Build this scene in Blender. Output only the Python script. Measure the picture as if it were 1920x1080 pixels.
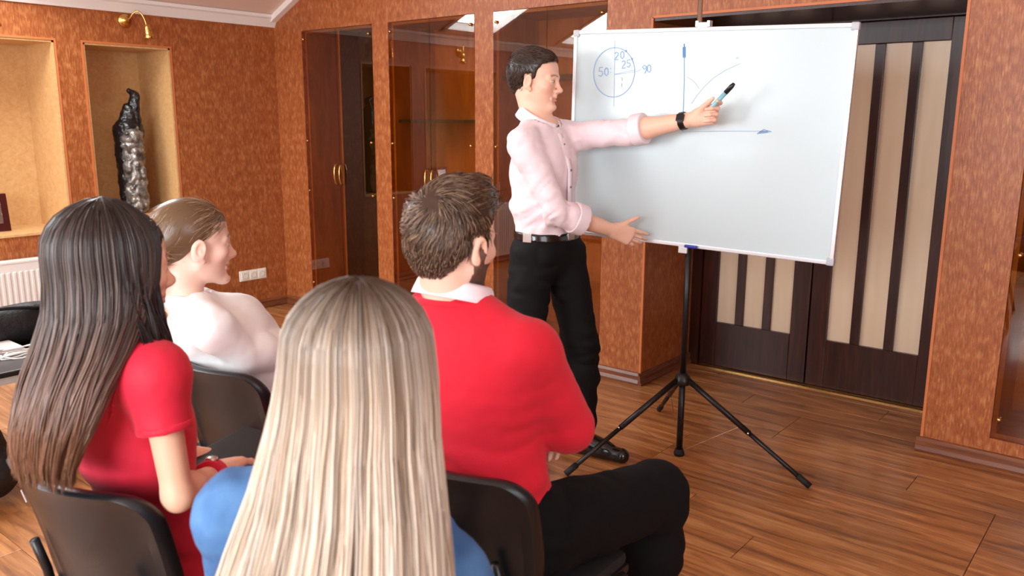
import bpy, bmesh, math, random
import numpy as np
from mathutils import Vector, Matrix

for o in list(bpy.data.objects): bpy.data.objects.remove(o)
scene = bpy.context.scene
COL = scene.collection
PI = math.pi

# ------------------------------------------------------------------ camera
# room frame: X runs along the cabinet wall (left wall at X=0), cabinet wall at Y=0, Z up, metres
CAM = np.array([5.5337, -3.9101, 1.47])
FPX, PITCH, YAW, ROLL = 1550.1, math.radians(11.589), math.radians(129.24), math.radians(.24)
_fw = np.array([math.cos(YAW)*math.cos(PITCH), math.sin(YAW)*math.cos(PITCH), -math.sin(PITCH)])
_rt0 = np.array([math.sin(YAW), -math.cos(YAW), 0.]); _up0 = np.cross(_rt0, _fw)
_rt = _rt0*math.cos(ROLL) + _up0*math.sin(ROLL); _up = _up0*math.cos(ROLL) - _rt0*math.sin(ROLL)
cd = bpy.data.cameras.new('camera'); cam = bpy.data.objects.new('camera', cd); COL.objects.link(cam)
cd.sensor_width = 36.0; cd.lens = 36.0*FPX/1920.0; cd.clip_start = .05
cam.matrix_world = Matrix(((_rt[0], _up[0], -_fw[0], CAM[0]), (_rt[1], _up[1], -_fw[1], CAM[1]), (_rt[2], _up[2], -_fw[2], CAM[2]), (0, 0, 0, 1)))
cd.dof.use_dof = True; cd.dof.focus_distance = 3.35; cd.dof.aperture_fstop = 4.8
scene.camera = cam

# ------------------------------------------------------------------ world and daylight
w = bpy.data.worlds.new('overcast_sky'); scene.world = w; w.use_nodes = True
bg = w.node_tree.nodes['Background']; bg.inputs[0].default_value = (.86, .93, 1, 1); bg.inputs[1].default_value = 4.0

def area(name, loc, target, sx, sy, power, col=(.93, .97, 1.0)):
    l = bpy.data.lights.new(name, 'AREA'); l.shape = 'RECTANGLE'; l.size = sx; l.size_y = sy; l.energy = power; l.color = col
    o = bpy.data.objects.new(name, l); COL.objects.link(o); o.location = loc
    o.rotation_euler = (Vector(target)-Vector(loc)).to_track_quat('-Z', 'Y').to_euler()
    return o
SL = .4663                                        # slope of the attic ceiling
SKY_Y = [(-2.42, -1.70), (-4.35, -3.45), (-5.75, -4.85)]   # roof windows in the slope
for (a, b) in SKY_Y:                              # daylight through the roof windows
    x = .72; z = 2.2+SL*x
    area('roof_window_daylight', (x-.02, (a+b)/2, z+.06), (x+.4663, (a+b)/2, z-1+.06), b-a, 1.2, 74)
for x, pw_ in ((2.0, 100), (5.2, 205)):           # daylight through the rear windows
    area('rear_window_daylight', (x, -6.17, 1.65), (x, 0, 1.35), 1.9, 1.6, pw_)
area('side_window_daylight', (7.55, -3.6, 1.7), (0, -3.2, 1.2), 1.9, 1.5, 36)

vs = scene.view_settings
vs.view_transform = 'Standard'; vs.look = 'None'; vs.gamma = 1; vs.use_curve_mapping = False; vs.exposure = -0.35

# ------------------------------------------------------------------ pixel helpers (photo frame 1920x1080 -> a point at a stated place)
def ray(x, y):
    d = _fw*FPX + _rt*(x-960) - _up*(y-540); return d/np.linalg.norm(d)
def at_d(x, y, d):                                # at horizontal distance d from the camera
    r = ray(x, y); return CAM + r*(d/np.linalg.norm(r[:2]))
def at_z(x, y, z):
    r = ray(x, y); return CAM + r*((z-CAM[2])/r[2])
def at_y(x, y, yy):
    r = ray(x, y); return CAM + r*((yy-CAM[1])/r[1])
def at_x(x, y, xx):
    r = ray(x, y); return CAM + r*((xx-CAM[0])/r[0])

# ------------------------------------------------------------------ materials
def S(r, g, b):
    f = lambda c: c/12.92 if c <= .04045 else ((c+.055)/1.055)**2.4
    return (f(r/255), f(g/255), f(b/255), 1)
def new_mat(name):
    m = bpy.data.materials.new(name); m.use_nodes = True
    return m, m.node_tree.nodes, m.node_tree.links, m.node_tree.nodes['Principled BSDF']
def plain(name, col, rough=.5, metal=0., spec=.5, bump=None, var=None, attr=False, coat=0., sheen=0.):
    """bump=(scale, strength) ; var=(colour2, scale xyz, detail) mixes a second colour by noise"""
    m, N, L, p = new_mat(name)
    p.inputs['Base Color'].default_value = col; p.inputs['Roughness'].default_value = rough
    p.inputs['Metallic'].default_value = metal; p.inputs['Specular IOR Level'].default_value = spec
    p.inputs['Coat Weight'].default_value = coat
    if sheen: p.inputs['Sheen Weight'].default_value = sheen
    tc = N.new('ShaderNodeTexCoord')
    if var:
        mp = N.new('ShaderNodeMapping'); mp.inputs['Scale'].default_value = var[1]; L.new(tc.outputs['Object'], mp.inputs[0])
        n = N.new('ShaderNodeTexNoise'); n.inputs['Scale'].default_value = 1; n.inputs['Detail'].default_value = var[2]; L.new(mp.outputs[0], n.inputs['Vector'])
        r = N.new('ShaderNodeValToRGB'); r.color_ramp.elements[0].position = .35; r.color_ramp.elements[1].position = .68
        r.color_ramp.elements[0].color = col; r.color_ramp.elements[1].color = var[0]
        L.new(n.outputs[0], r.inputs[0]); L.new(r.outputs[0], p.inputs['Base Color'])
    if attr:
        a = N.new('ShaderNodeAttribute'); a.attribute_name = 'Col'; L.new(a.outputs['Color'], p.inputs['Base Color'])
    if bump:
        n2 = N.new('ShaderNodeTexNoise'); n2.inputs['Scale'].default_value = bump[0]; n2.inputs['Detail'].default_value = 3
        L.new(tc.outputs['Object'], n2.inputs['Vector'])
        b = N.new('ShaderNodeBump'); b.inputs['Strength'].default_value = bump[1]; b.inputs['Distance'].default_value = .01
        L.new(n2.outputs[0], b.inputs['Height']); L.new(b.outputs[0], p.inputs['Normal'])
    return m

def wallpaper(name, c_dark, c_mid, c_light, rough=.42):
    m, N, L, p = new_mat(name)
    tc = N.new('ShaderNodeTexCoord')
    def noise(scale, detail=3, dist=0.):
        mp = N.new('ShaderNodeMapping'); mp.inputs['Scale'].default_value = scale; L.new(tc.outputs['Object'], mp.inputs[0])
        n = N.new('ShaderNodeTexNoise'); n.inputs['Scale'].default_value = 1; n.inputs['Detail'].default_value = detail
        n.inputs['Distortion'].default_value = dist; L.new(mp.outputs[0], n.inputs['Vector']); return n
    fib = noise((140, 140, 26), 4, .4); blot = noise((22, 22, 14), 3, .6)
    r = N.new('ShaderNodeValToRGB'); e = r.color_ramp.elements; e[0].position = .30; e[0].color = c_dark; e[1].position = .74; e[1].color = c_light
    k = e.new(.52); k.color = c_mid
    mx = N.new('ShaderNodeMath'); mx.operation = 'MULTIPLY_ADD'; mx.inputs[1].default_value = .62; L.new(fib.outputs[0], mx.inputs[0])
    m2 = N.new('ShaderNodeMath'); m2.operation = 'MULTIPLY'; m2.inputs[1].default_value = .38; L.new(blot.outputs[0], m2.inputs[0]); L.new(m2.outputs[0], mx.inputs[2])
    L.new(mx.outputs[0], r.inputs[0])
    # rows of small pale leaf flecks
    mp = N.new('ShaderNodeMapping'); mp.inputs['Scale'].default_value = (24, 24, 13); L.new(tc.outputs['Object'], mp.inputs[0])
    v = N.new('ShaderNodeTexVoronoi'); v.inputs['Scale'].default_value = 1; v.inputs['Randomness'].default_value = .35; L.new(mp.outputs[0], v.inputs['Vector'])
    rr = N.new('ShaderNodeValToRGB'); rr.color_ramp.elements[0].position = .10; rr.color_ramp.elements[0].color = (1, 1, 1, 1); rr.color_ramp.elements[1].position = .34; rr.color_ramp.elements[1].color = (0, 0, 0, 1)
    L.new(v.outputs['Distance'], rr.inputs[0])
    mc = N.new('ShaderNodeMath'); mc.operation = 'MULTIPLY'; mc.inputs[1].default_value = .34; L.new(rr.outputs[0], mc.inputs[0])
    mix = N.new('ShaderNodeMix'); mix.data_type = 'RGBA'; L.new(mc.outputs[0], mix.inputs[0]); L.new(r.outputs[0], mix.inputs[6]); mix.inputs[7].default_value = c_light
    L.new(mix.outputs[2], p.inputs['Base Color'])
    p.inputs['Roughness'].default_value = rough; p.inputs['Specular IOR Level'].default_value = .45
    b = N.new('ShaderNodeBump'); b.inputs['Strength'].default_value = .35; b.inputs['Distance'].default_value = .004
    L.new(fib.outputs[0], b.inputs['Height']); L.new(b.outputs[0], p.inputs['Normal'])
    return m

def wood(name, c1, c2, c3, scale=(3, 40, 40), rough=.35, rnd=True, coat=.0):
    m, N, L, p = new_mat(name)
    tc = N.new('ShaderNodeTexCoord'); src = tc.outputs['Object']
    if rnd:
        oi = N.new('ShaderNodeObjectInfo'); ad = N.new('ShaderNodeVectorMath'); ad.operation = 'MULTIPLY_ADD'
        cb = N.new('ShaderNodeCombineXYZ'); L.new(oi.outputs['Random'], cb.inputs[0]); L.new(oi.outputs['Random'], cb.inputs[1]); L.new(oi.outputs['Random'], cb.inputs[2])
        L.new(cb.outputs[0], ad.inputs[0]); ad.inputs[1].default_value = (37, 19, 11); L.new(src, ad.inputs[2]); src = ad.outputs[0]
    mp = N.new('ShaderNodeMapping'); mp.inputs['Scale'].default_value = scale; L.new(src, mp.inputs[0])
    n = N.new('ShaderNodeTexNoise'); n.inputs['Scale'].default_value = 1; n.inputs['Detail'].default_value = 6; n.inputs['Roughness'].default_value = .62; n.inputs['Distortion'].default_value = .7; L.new(mp.outputs[0], n.inputs['Vector'])
    r = N.new('ShaderNodeValToRGB'); e = r.color_ramp.elements; e[0].position = .32; e[0].color = c1; e[1].position = .70; e[1].color = c3; k = e.new(.5); k.color = c2
    L.new(n.outputs[0], r.inputs[0])
    if rnd:
        hs = N.new('ShaderNodeHueSaturation'); ma = N.new('ShaderNodeMapRange'); ma.inputs[3].default_value = .86; ma.inputs[4].default_value = 1.14
        L.new(oi.outputs['Random'], ma.inputs[0]); L.new(ma.outputs[0], hs.inputs['Value']); L.new(r.outputs[0], hs.inputs['Color']); L.new(hs.outputs[0], p.inputs['Base Color'])
    else: L.new(r.outputs[0], p.inputs['Base Color'])
    p.inputs['Roughness'].default_value = rough; p.inputs['Coat Weight'].default_value = coat
    b = N.new('ShaderNodeBump'); b.inputs['Strength'].default_value = .12; b.inputs['Distance'].default_value = .003
    L.new(n.outputs[0], b.inputs['Height']); L.new(b.outputs[0], p.inputs['Normal'])
    return m

def tinted_glass(name, tint, refl=.16):
    m, N, L, p = new_mat(name); N.remove(p); out = N['Material Output']
    t = N.new('ShaderNodeBsdfTransparent'); t.inputs[0].default_value = tint
    g = N.new('ShaderNodeBsdfGlossy'); g.inputs['Roughness'].default_value = .015; g.inputs[0].default_value = (.95, .9, .86, 1)
    lw = N.new('ShaderNodeFresnel'); lw.inputs[0].default_value = 1.52
    ad = N.new('ShaderNodeMath'); ad.operation = 'ADD'; ad.use_clamp = True; ad.inputs[1].default_value = refl; L.new(lw.outputs[0], ad.inputs[0])
    ge = N.new('ShaderNodeNewGeometry'); fr = N.new('ShaderNodeMath'); fr.operation = 'SUBTRACT'; fr.inputs[0].default_value = 1; L.new(ge.outputs['Backfacing'], fr.inputs[1])
    mu = N.new('ShaderNodeMath'); mu.operation = 'MULTIPLY'; L.new(ad.outputs[0], mu.inputs[0]); L.new(fr.outputs[0], mu.inputs[1])
    mx = N.new('ShaderNodeMixShader'); L.new(mu.outputs[0], mx.inputs[0]); L.new(t.outputs[0], mx.inputs[1]); L.new(g.outputs[0], mx.inputs[2]); L.new(mx.outputs[0], out.inputs[0])
    return m

MT = {}
MT['paper'] = wallpaper('rust_wallpaper', S(124, 62, 28), S(158, 88, 44), S(198, 136, 84))
MT['paperedge'] = plain('wallpaper_edge_strip', S(196, 112, 62), .5)
MT['niche'] = wood('pale_niche_veneer', S(200, 154, 100), S(208, 164, 110), S(216, 176, 124), (30, 30, 30), .4, rnd=False)
MT['ceil'] = plain('pale_pink_ceiling_paint', S(226, 204, 190), .8, bump=(60, .1))
MT['white_trim'] = plain('white_gloss_trim', S(236, 234, 230), .45)
MT['plank'] = wood('brown_laminate', S(116, 72, 40), S(164, 106, 60), S(196, 142, 90), (2.6, 26, 26), .30, rnd=True, coat=.12)
MT['subfloor'] = plain('dark_joint', S(70, 38, 20), .8)
MT['skirt'] = wood('brown_skirting_wood', S(84, 42, 22), S(112, 62, 36), S(138, 86, 54), (3, 3, 60), .3, rnd=False)
MT['door'] = wood('wenge_door_wood', S(36, 14, 9), S(52, 22, 14), S(70, 32, 22), (40, 40, 3), .3, rnd=False)
MT['doorglass'] = plain('frosted_beige_glass', S(222, 198, 168), .28, var=(S(228, 206, 178), (20, 20, 2), 1))
MT['brass'] = plain('polished_brass', S(214, 170, 100), .25, metal=1.0)
MT['chrome'] = plain('chrome', S(210, 208, 204), .2, metal=1.0)
MT['alu'] = plain('satin_aluminium', S(226, 228, 232), .35, metal=.55)
MT['cabwood'] = wood('cabinet_interior_wood', S(136, 86, 42), S(158, 102, 52), S(176, 120, 66), (10, 10, 2.5), .4, rnd=False)
MT['cabdark'] = plain('black_cabinet_interior', S(24, 14, 10), .7)
MT['bronze'] = tinted_glass('bronze_tinted_glass', (.86, .71, .48, 1), .06)
MT['black'] = plain('black_powder_coat', S(18, 18, 19), .38)
MT['blackplastic'] = plain('black_chair_plastic', S(20, 22, 26), .36, bump=(900, .05))
MT['blackfabric'] = plain('black_seat_cloth', S(20, 20, 22), .85, bump=(700, .3))
MT['rubber'] = plain('black_rubber', S(14, 14, 14), .7)
MT['board'] = plain('white_enamel_board', S(194, 210, 214), .24, coat=.06)
MT['greycap'] = plain('grey_corner_plastic', S(176, 180, 186), .4)
MT['ink'] = plain('pale_blue_ink', S(132, 166, 206), .6)
MT['inkfaint'] = plain('faint_blue_ink', S(164, 182, 204), .6)
MT['inkdark'] = plain('strong_blue_ink', S(52, 124, 200), .6)
MT['blue'] = plain('blue_plastic', S(44, 48, 158), .35)
MT['radiator'] = plain('white_radiator_enamel', S(228, 224, 218), .35)
MT['socket'] = plain('white_socket_plastic', S(238, 234, 222), .4)
MT['sockdark'] = plain('socket_shadow_plastic', S(206, 200, 186), .5)
MT['film'] = plain('crinkled_clear_film', S(168, 164, 156), .16, metal=.4, var=(S(70, 66, 62), (22, 22, 22), 4), bump=(38, 1.0))
MT['darkstone'] = plain('dark_wrapped_figure', S(26, 24, 24), .25, bump=(30, .6))
MT['plaque'] = plain('dark_red_wood', S(64, 18, 16), .3)
MT['tablewood'] = plain('dark_grey_laminate', S(58, 56, 56), .35)
MT['tabledge'] = plain('light_grey_edge', S(176, 172, 166), .4)
MT['cable'] = plain('white_cable', S(224, 222, 216), .5)
MT['bag'] = plain('black_nylon_bag', S(20, 20, 22), .55, bump=(40, .4))
MT['paperwhite'] = plain('pale_grey_cover', S(200, 190, 186), .5)

# ------------------------------------------------------------------ mesh helpers
def link(name, me, mat=None, parent=None):
    o = bpy.data.objects.new(name, me); COL.objects.link(o)
    if mat is not None and not me.materials: me.materials.append(mat)
    if parent is not None: o.parent = parent
    return o
def tag(o, label=None, cat=None, group=None, kind=None):
    if label: o['label'] = label
    if cat: o['category'] = cat
    if group: o['group'] = group
    if kind: o['kind'] = kind
    return o
def empty(name, loc=(0, 0, 0), rz=0.):
    o = bpy.data.objects.new(name, None); COL.objects.link(o); o.location = loc; o.rotation_euler = (0, 0, rz); o.empty_display_size = .1; return o
class B:
    """collects simple shapes into one bmesh"""
    def __init__(s): s.bm = bmesh.new()
    def box(s, x0, x1, y0, y1, z0, z1, bevel=0., M=None):
        r = bmesh.ops.create_cube(s.bm, size=1); v = r['verts']
        T = Matrix.Translation(((x0+x1)/2, (y0+y1)/2, (z0+z1)/2)) @ Matrix.Diagonal((x1-x0, y1-y0, z1-z0, 1))
        bmesh.ops.transform(s.bm, matrix=(M @ T if M else T), verts=v)
        if bevel:
            es = {e for q in v for e in q.link_edges}
            bmesh.ops.bevel(s.bm, geom=list(es), offset=bevel, segments=2, affect='EDGES', profile=.6)
        return s
    def tube(s, pts, r, seg=10, cap=True):
        pts = [Vector(p) for p in pts]; n = len(pts); rr = r if hasattr(r, '__len__') else [r]*n
        rings = []; prev = None
        for i, p in enumerate(pts):
            t = (pts[min(i+1, n-1)]-pts[max(i-1, 0)]).normalized()
            if prev is None: a = t.orthogonal().normalized()
            else:
                a = prev - t*prev.dot(t); a = a.normalized() if a.length > 1e-6 else t.orthogonal().normalized()
            prev = a; b = t.cross(a)
            rings.append([s.bm.verts.new(p+(a*math.cos(2*PI*k/seg)+b*math.sin(2*PI*k/seg))*rr[i]) for k in range(seg)])
        for i in range(n-1):
            for k in range(seg):
                s.bm.faces.new((rings[i][k], rings[i][(k+1) % seg], rings[i+1][(k+1) % seg], rings[i+1][k]))
        if cap: s.bm.faces.new(rings[0][::-1]); s.bm.faces.new(rings[-1])
        return s
    def lathe(s, prof, M=None, seg=20):
        """prof: (r, z) list, axis Z"""
        rings = []
        for (r, z) in prof:
            if r < 1e-5: rings.append([s.bm.verts.new((0, 0, z))])
            else: rings.append([s.bm.verts.new((r*math.cos(2*PI*k/seg), r*math.sin(2*PI*k/seg), z)) for k in range(seg)])
        for a, b in zip(rings, rings[1:]):
            for k in range(seg):
                k2 = (k+1) % seg
                if len(a) == 1 and len(b) == 1: continue
                if len(a) == 1: s.bm.faces.new((a[0], b[k2], b[k]))
                elif len(b) == 1: s.bm.faces.new((a[k], a[k2], b[0]))
                else: s.bm.faces.new((a[k], a[k2], b[k2], b[k]))
        if M: bmesh.ops.transform(s.bm, matrix=M, verts=[v for r in rings for v in r])
        return s
    def prism(s, poly, y0, y1, M=None):
        """poly in (x, z), extruded along y"""
        a = [s.bm.verts.new((p[0], y0, p[1])) for p in poly]; b = [s.bm.verts.new((p[0], y1, p[1])) for p in poly]; n = len(poly)
        s.bm.faces.new(a); s.bm.faces.new(b[::-1])
        for i in range(n): s.bm.faces.new((a[i], b[i], b[(i+1) % n], a[(i+1) % n]))
        if M: bmesh.ops.transform(s.bm, matrix=M, verts=a+b)
        return s
    def mesh(s, name, smooth=False):
        bmesh.ops.recalc_face_normals(s.bm, faces=s.bm.faces[:])
        me = bpy.data.meshes.new(name); s.bm.to_mesh(me); s.bm.free()
        if smooth:
            for p in me.polygons: p.use_smooth = True
        return me
    def build(s, name, mat, parent=None, smooth=False):
        return link(name, s.mesh(name, smooth), mat, parent)
def smooth_by_angle(o, deg=40):
    me = o.data
    for p in me.polygons: p.use_smooth = True
    me.set_sharp_from_angle(angle=math.radians(deg)); return o
def np_mesh(name, V, F, cols=None, smooth=True):
    me = bpy.data.meshes.new(name); V = np.asarray(V, np.float32); F = np.asarray(F, np.int32); k = F.shape[1]
    me.vertices.add(len(V)); me.vertices.foreach_set('co', V.ravel())
    me.loops.add(F.size); me.loops.foreach_set('vertex_index', F.ravel())
    me.polygons.add(len(F)); me.polygons.foreach_set('loop_start', np.arange(0, F.size, k, dtype=np.int32))
    me.polygons.foreach_set('loop_total', np.full(len(F), k, np.int32))
    me.polygons.foreach_set('use_smooth', np.full(len(F), smooth))
    me.update(calc_edges=True); me.validate()
    if cols is not None:
        a = me.color_attributes.new('Col', 'FLOAT_COLOR', 'POINT')
        c = np.ones((len(V), 4), np.float32); c[:, :3] = cols; a.data.foreach_set('color', c.ravel())
    return me
def bez(p0, p1, p2, n=8):
    p0, p1, p2 = map(Vector, (p0, p1, p2)); return [(p0*(1-t)**2+p1*2*t*(1-t)+p2*t*t) for t in [i/(n-1) for i in range(n)]]

# ================================================================== THE ROOM
XR, YR, ZC = 7.6, -6.2, 3.08
# ---- floor: laminate boards running along X
fl = B().box(-.5, XR+.2, YR-.2, .7, -.06, -.012).build('floor', MT['subfloor']); tag(fl, kind='structure')
B().box(-.5, 0, YR-.2, .7, -.012, 0).box(XR, XR+.2, YR-.2, .7, -.012, 0).box(0, XR, YR-.2, YR, -.012, 0).build('floor_edge', MT['subfloor'], fl)
pw, plen = .19, 1.28; random.seed(4); pm = {}
def plank_mesh(L):
    key = round(L, 2)
    if key not in pm: pm[key] = B().box(.0012, key-.0012, .0009, pw-.0009, -.012, 0, bevel=.0012).mesh('plank')
    return pm[key]
row = 0; y = .66-pw
while y > YR:
    x = -random.choice([0, .32, .64, .96]); lim = XR
    while x < lim:
        x0, x1 = max(x, 0), min(x+plen, lim)
        inside = True
        if y > -.02 and not (x1 > 3.2 and x0 < 4.8): inside = False
        if x1-x0 > .05 and inside:
            o = link('plank', plank_mesh(x1-x0), MT['plank'], fl); o.location = (x0, y, 0)
        x += plen
    y -= pw; row += 1
# ---- left wall with two niches
N1 = (-2.62, -1.605, .745, 1.93); N2 = (-1.43, -.85, .795, 1.93); ND = .44
def wall_x(name, x0, x1, spans):
    b = B()
    for (a, c, z0, z1) in spans: b.box(x0, x1, a, c, z0, z1)
    o = b.build(name, MT['paper']); tag(o, kind='structure'); return o
wl = wall_x('wall_left', -.5, 0, [(YR, N1[0], 0, 2.25), (N1[0], N1[1], 0, N1[2]), (N1[0], N1[1], N1[3], 2.25), (N1[1], N2[0], 0, 2.25), (N2[0], N2[1], 0, N2[2]), (N2[0], N2[1], N2[3], 2.25), (N2[1], .7, 0, 2.25)])
for (a, c, z0, z1) in (N1, N2):
    t = .012
    B().box(-ND-.02, -ND, a, c, z0, z1).box(-ND, -.004, a, a+t, z0, z1).box(-ND, -.004, c-t, c, z0, z1).box(-ND, -.004, a, c, z1-t, z1).build('niche_lining', MT['niche'], wl)
    B().box(-ND, .008, a, c, z0, z0+.018, bevel=.003).build('niche_sill', MT['niche'], wl)
    e = .012
    B().box(-.004, .003, a-e, a, z0, z1+e).box(-.004, .003, c, c+e, z0, z1+e).box(-.004, .003, a, c, z1, z1+e).build('niche_edge_trim', MT['paperedge'], wl)
# ---- cabinet wall: built around the four glazed cabinets and the door recess
CABS = [(.335, 1.107), (1.266, 2.039), (2.188, 2.993), (5.002, 5.86)]; CZ0, CZ1 = .128, 2.092
DR = (3.271, 4.738, 1.985); RECESS = .64
b = B(); TOP = 3.2
xs = [-.5]+[v for c in CABS[:3] for v in c]+[DR[0], DR[1], CABS[3][0], CABS[3][1], XR+.1]
for i in range(0, len(xs), 2):
    b.box(xs[i], xs[i+1], 0, .7, 0, TOP)
for (a, c) in CABS: b.box(a, c, 0, .7, 0, CZ0); b.box(a, c, 0, .7, CZ1, TOP)
b.box(DR[0], DR[1], 0, .7, DR[2], TOP)
wb = b.build('wall_back', MT['paper']); tag(wb, kind='structure')
B().box(DR[0]-.006, DR[0]+.006, -.004, .006, .07, DR[2]).box(DR[1]-.006, DR[1]+.006, -.004, .006, .07, DR[2]).box(DR[0], DR[1], -.004, .006, DR[2]-.006, DR[2]+.006).build('recess_edge_trim', MT['paperedge'], wb)
B().box(DR[0], DR[1], .004, .66, DR[2]-.02, DR[2]-.004).build('recess_soffit_panel', MT['door'], wb)
# ---- remaining walls and the attic ceiling
wr = wall_x('wall_right', XR, XR+.2, [(YR, -4.6, 0, TOP), (-4.6, -2.6, 0, .9), (-4.6, -2.6, 2.5, TOP), (-2.6, .7, 0, TOP)])
bb = B()
for (a, c, z0, z1) in [(-.5, 1.0, 0, TOP), (1.0, 3.0, 0, .8), (1.0, 3.0, 2.5, TOP), (3.0, 4.2, 0, TOP), (4.2, 6.2, 0, .8), (4.2, 6.2, 2.5, TOP), (6.2, XR+.2, 0, TOP)]: bb.box(a, c, YR-.2, YR, z0, z1)
wq = bb.build('wall_rear', MT['paper']); tag(wq, kind='structure')
XK = (ZC-2.2)/SL
def slope_pt(x, up=0): return 2.2+SL*x+up
cb = B()
ys = [YR]+[v for p in sorted(SKY_Y) for v in p]+[.7]
def slab(x0, x1, y0, y1):
    cb.prism([(x0, slope_pt(x0)), (x1, slope_pt(x1)), (x1, slope_pt(x1, .12)), (x0, slope_pt(x0, .12))], y0, y1)
for i in range(0, len(ys), 2): slab(0, XK, ys[i], ys[i+1])
for (a, c) in SKY_Y: slab(0, .10, a, c); slab(1.34, XK, a, c)
cb.box(XK, XR+.2, YR, .7, ZC, ZC+.12)
ce = cb.build('ceiling', MT['ceil']); tag(ce, kind='structure')
# roof windows: white frames and panes in the slope
for i, (a, c) in enumerate(SKY_Y):
    e = B()
    for (x0, x1, y0, y1) in [(.10, .15, a, c), (1.29, 1.34, a, c), (.10, 1.34, a, a+.05), (.10, 1.34, c-.05, c)]:
        e.prism([(x0, slope_pt(x0, -.01)), (x1, slope_pt(x1, -.01)), (x1, slope_pt(x1, .13)), (x0, slope_pt(x0, .13))], y0, y1)
    tag(e.build('window_%d' % (i+1), MT['white_trim']), kind='structure')
for i, (a, c) in enumerate([(1.0, 3.0), (4.2, 6.2)]):
    e = B().box(a, a+.06, YR-.12, YR-.04, .8, 2.5).box(c-.06, c, YR-.12, YR-.04, .8, 2.5).box(a, c, YR-.12, YR-.04, .8, .86).box(a, c, YR-.12, YR-.04, 2.44, 2.5).box((a+c)/2-.03, (a+c)/2+.03, YR-.12, YR-.04, .8, 2.5)
    tag(e.build('window_%d' % (i+4), MT['white_trim']), kind='structure')
e = B().box(XR+.04, XR+.12, -4.6, -4.54, .9, 2.5).box(XR+.04, XR+.12, -2.66, -2.6, .9, 2.5).box(XR+.04, XR+.12, -4.6, -2.6, .9, .96).box(XR+.04, XR+.12, -4.6, -2.6, 2.44, 2.5)
tag(e.build('window_6', MT['white_trim']), kind='structure')
# crown moulding along the left wall and up the gable
pf = [(0, 2.135), (.012, 2.135), (.02, 2.15), (.045, 2.19), (.06, 2.2), (.06, 2.222), (0, 2.205)]
tag(B().prism(pf, YR, 0).build('trim_1', MT['white_trim']), kind='structure')
gx = [(0, 2.155), (XK, slope_pt(XK)-.045), (XK, slope_pt(XK)), (0, 2.2)]
tag(B().prism(gx, -.05, 0).build('trim_2', MT['white_trim']), kind='structure')
# skirting boards
def skirt_y(name, x0, x1, y, mat):
    pr = [(0, 0), (-.020, 0), (-.022, .012), (-.014, .03), (-.014, .052), (-.006, .066), (0, .07)]
    M = Matrix(((0, -1, 0, 0), (1, 0, 0, 0), (0, 0, 1, 0), (0, 0, 0, 1)))
    bm = B(); a = [bm.bm.verts.new((x0, y+p[0], p[1])) for p in pr]; c = [bm.bm.verts.new((x1, y+p[0], p[1])) for p in pr]
    for i in range(len(pr)): j = (i+1) % len(pr); bm.bm.faces.new((a[i], a[j], c[j], c[i]))
    bm.bm.faces.new(a); bm.bm.faces.new(c[::-1])
    o = bm.build(name, mat); tag(o, kind='structure'); return o
def skirt_x(name, y0, y1, x, sgn, mat):
    pr = [(0, 0), (.020, 0), (.022, .012), (.014, .03), (.014, .052), (.006, .066), (0, .07)]
    bm = B().prism([(x+sgn*p[0], p[1]) for p in pr], y0, y1)
    o = bm.build(name, mat); tag(o, kind='structure'); return o
skirt_y('baseboard_back', 0, DR[0], 0, MT['skirt']); skirt_y('baseboard_right', DR[1]-.02, XR, 0, MT['skirt'])
skirt_x('baseboard_left', YR, 0, 0, 1, MT['skirt']); skirt_x('baseboard_recess', -.02, RECESS, DR[0], 1, MT['skirt'])
# ---- double door at the back of the recess
GLZ0, GLZ1 = .285, 1.845
def door_leaf(name, x0, x1):
    y0, y1 = RECESS-.045, RECESS
    r = empty(name, (0, 0, 0)); tag(r, kind='structure')
    st = .098; mull = .048; zt = 1.955
    B().box(x0, x0+st, y0, y1, .01, zt, bevel=.004).build('stile', MT['door'], r)
    B().box(x1-st, x1, y0, y1, .01, zt, bevel=.004).build('stile', MT['door'], r)
    B().box(x0+st, x1-st, y0, y1, .01, GLZ0-.005, bevel=.004).build('bottom_rail', MT['door'], r)
    B().box(x0+st, x1-st, y0, y1, GLZ1, zt, bevel=.004).build('top_rail', MT['door'], r)
    g = (x1-x0-2*st-2*mull)/3
    for k in range(3):
        xa = x0+st+k*(g+mull)
        B().box(xa, xa+g, y0+.018, y0+.026, GLZ0-.005, GLZ1).build('pane', MT['doorglass'], r)
        if k < 2: B().box(xa+g, xa+g+mull, y0, y1, GLZ0-.005, GLZ1, bevel=.003).build('glazing_bar', MT['door'], r)
    B().box(x0+st, x1-st, y0-.006, y0+.002, GLZ0-.012, GLZ0-.004).build('bead', MT['door'], r)
    return r
dm = 3.985
door_leaf('door_1', 3.335, dm-.004); door_leaf('door_2', dm+.004, 4.655)
tag(B().box(DR[0], 3.332, RECESS-.06, RECESS+.01, 0, DR[2]).box(4.658, DR[1], RECESS-.06, RECESS+.01, 0, DR[2]).box(3.332, 4.658, RECESS-.06, RECESS+.01, 1.958, DR[2]).build('trim_3', MT['door']), kind='structure')
tag(B().box(DR[0], DR[1], RECESS-.085, RECESS-.06, 0, .006).build('trim_4', MT['brass']), kind='structure')
tag(B().box(DR[0], DR[1], RECESS, .70, 0, DR[2]).build('trim_5', MT['cabdark']), kind='structure')

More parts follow.
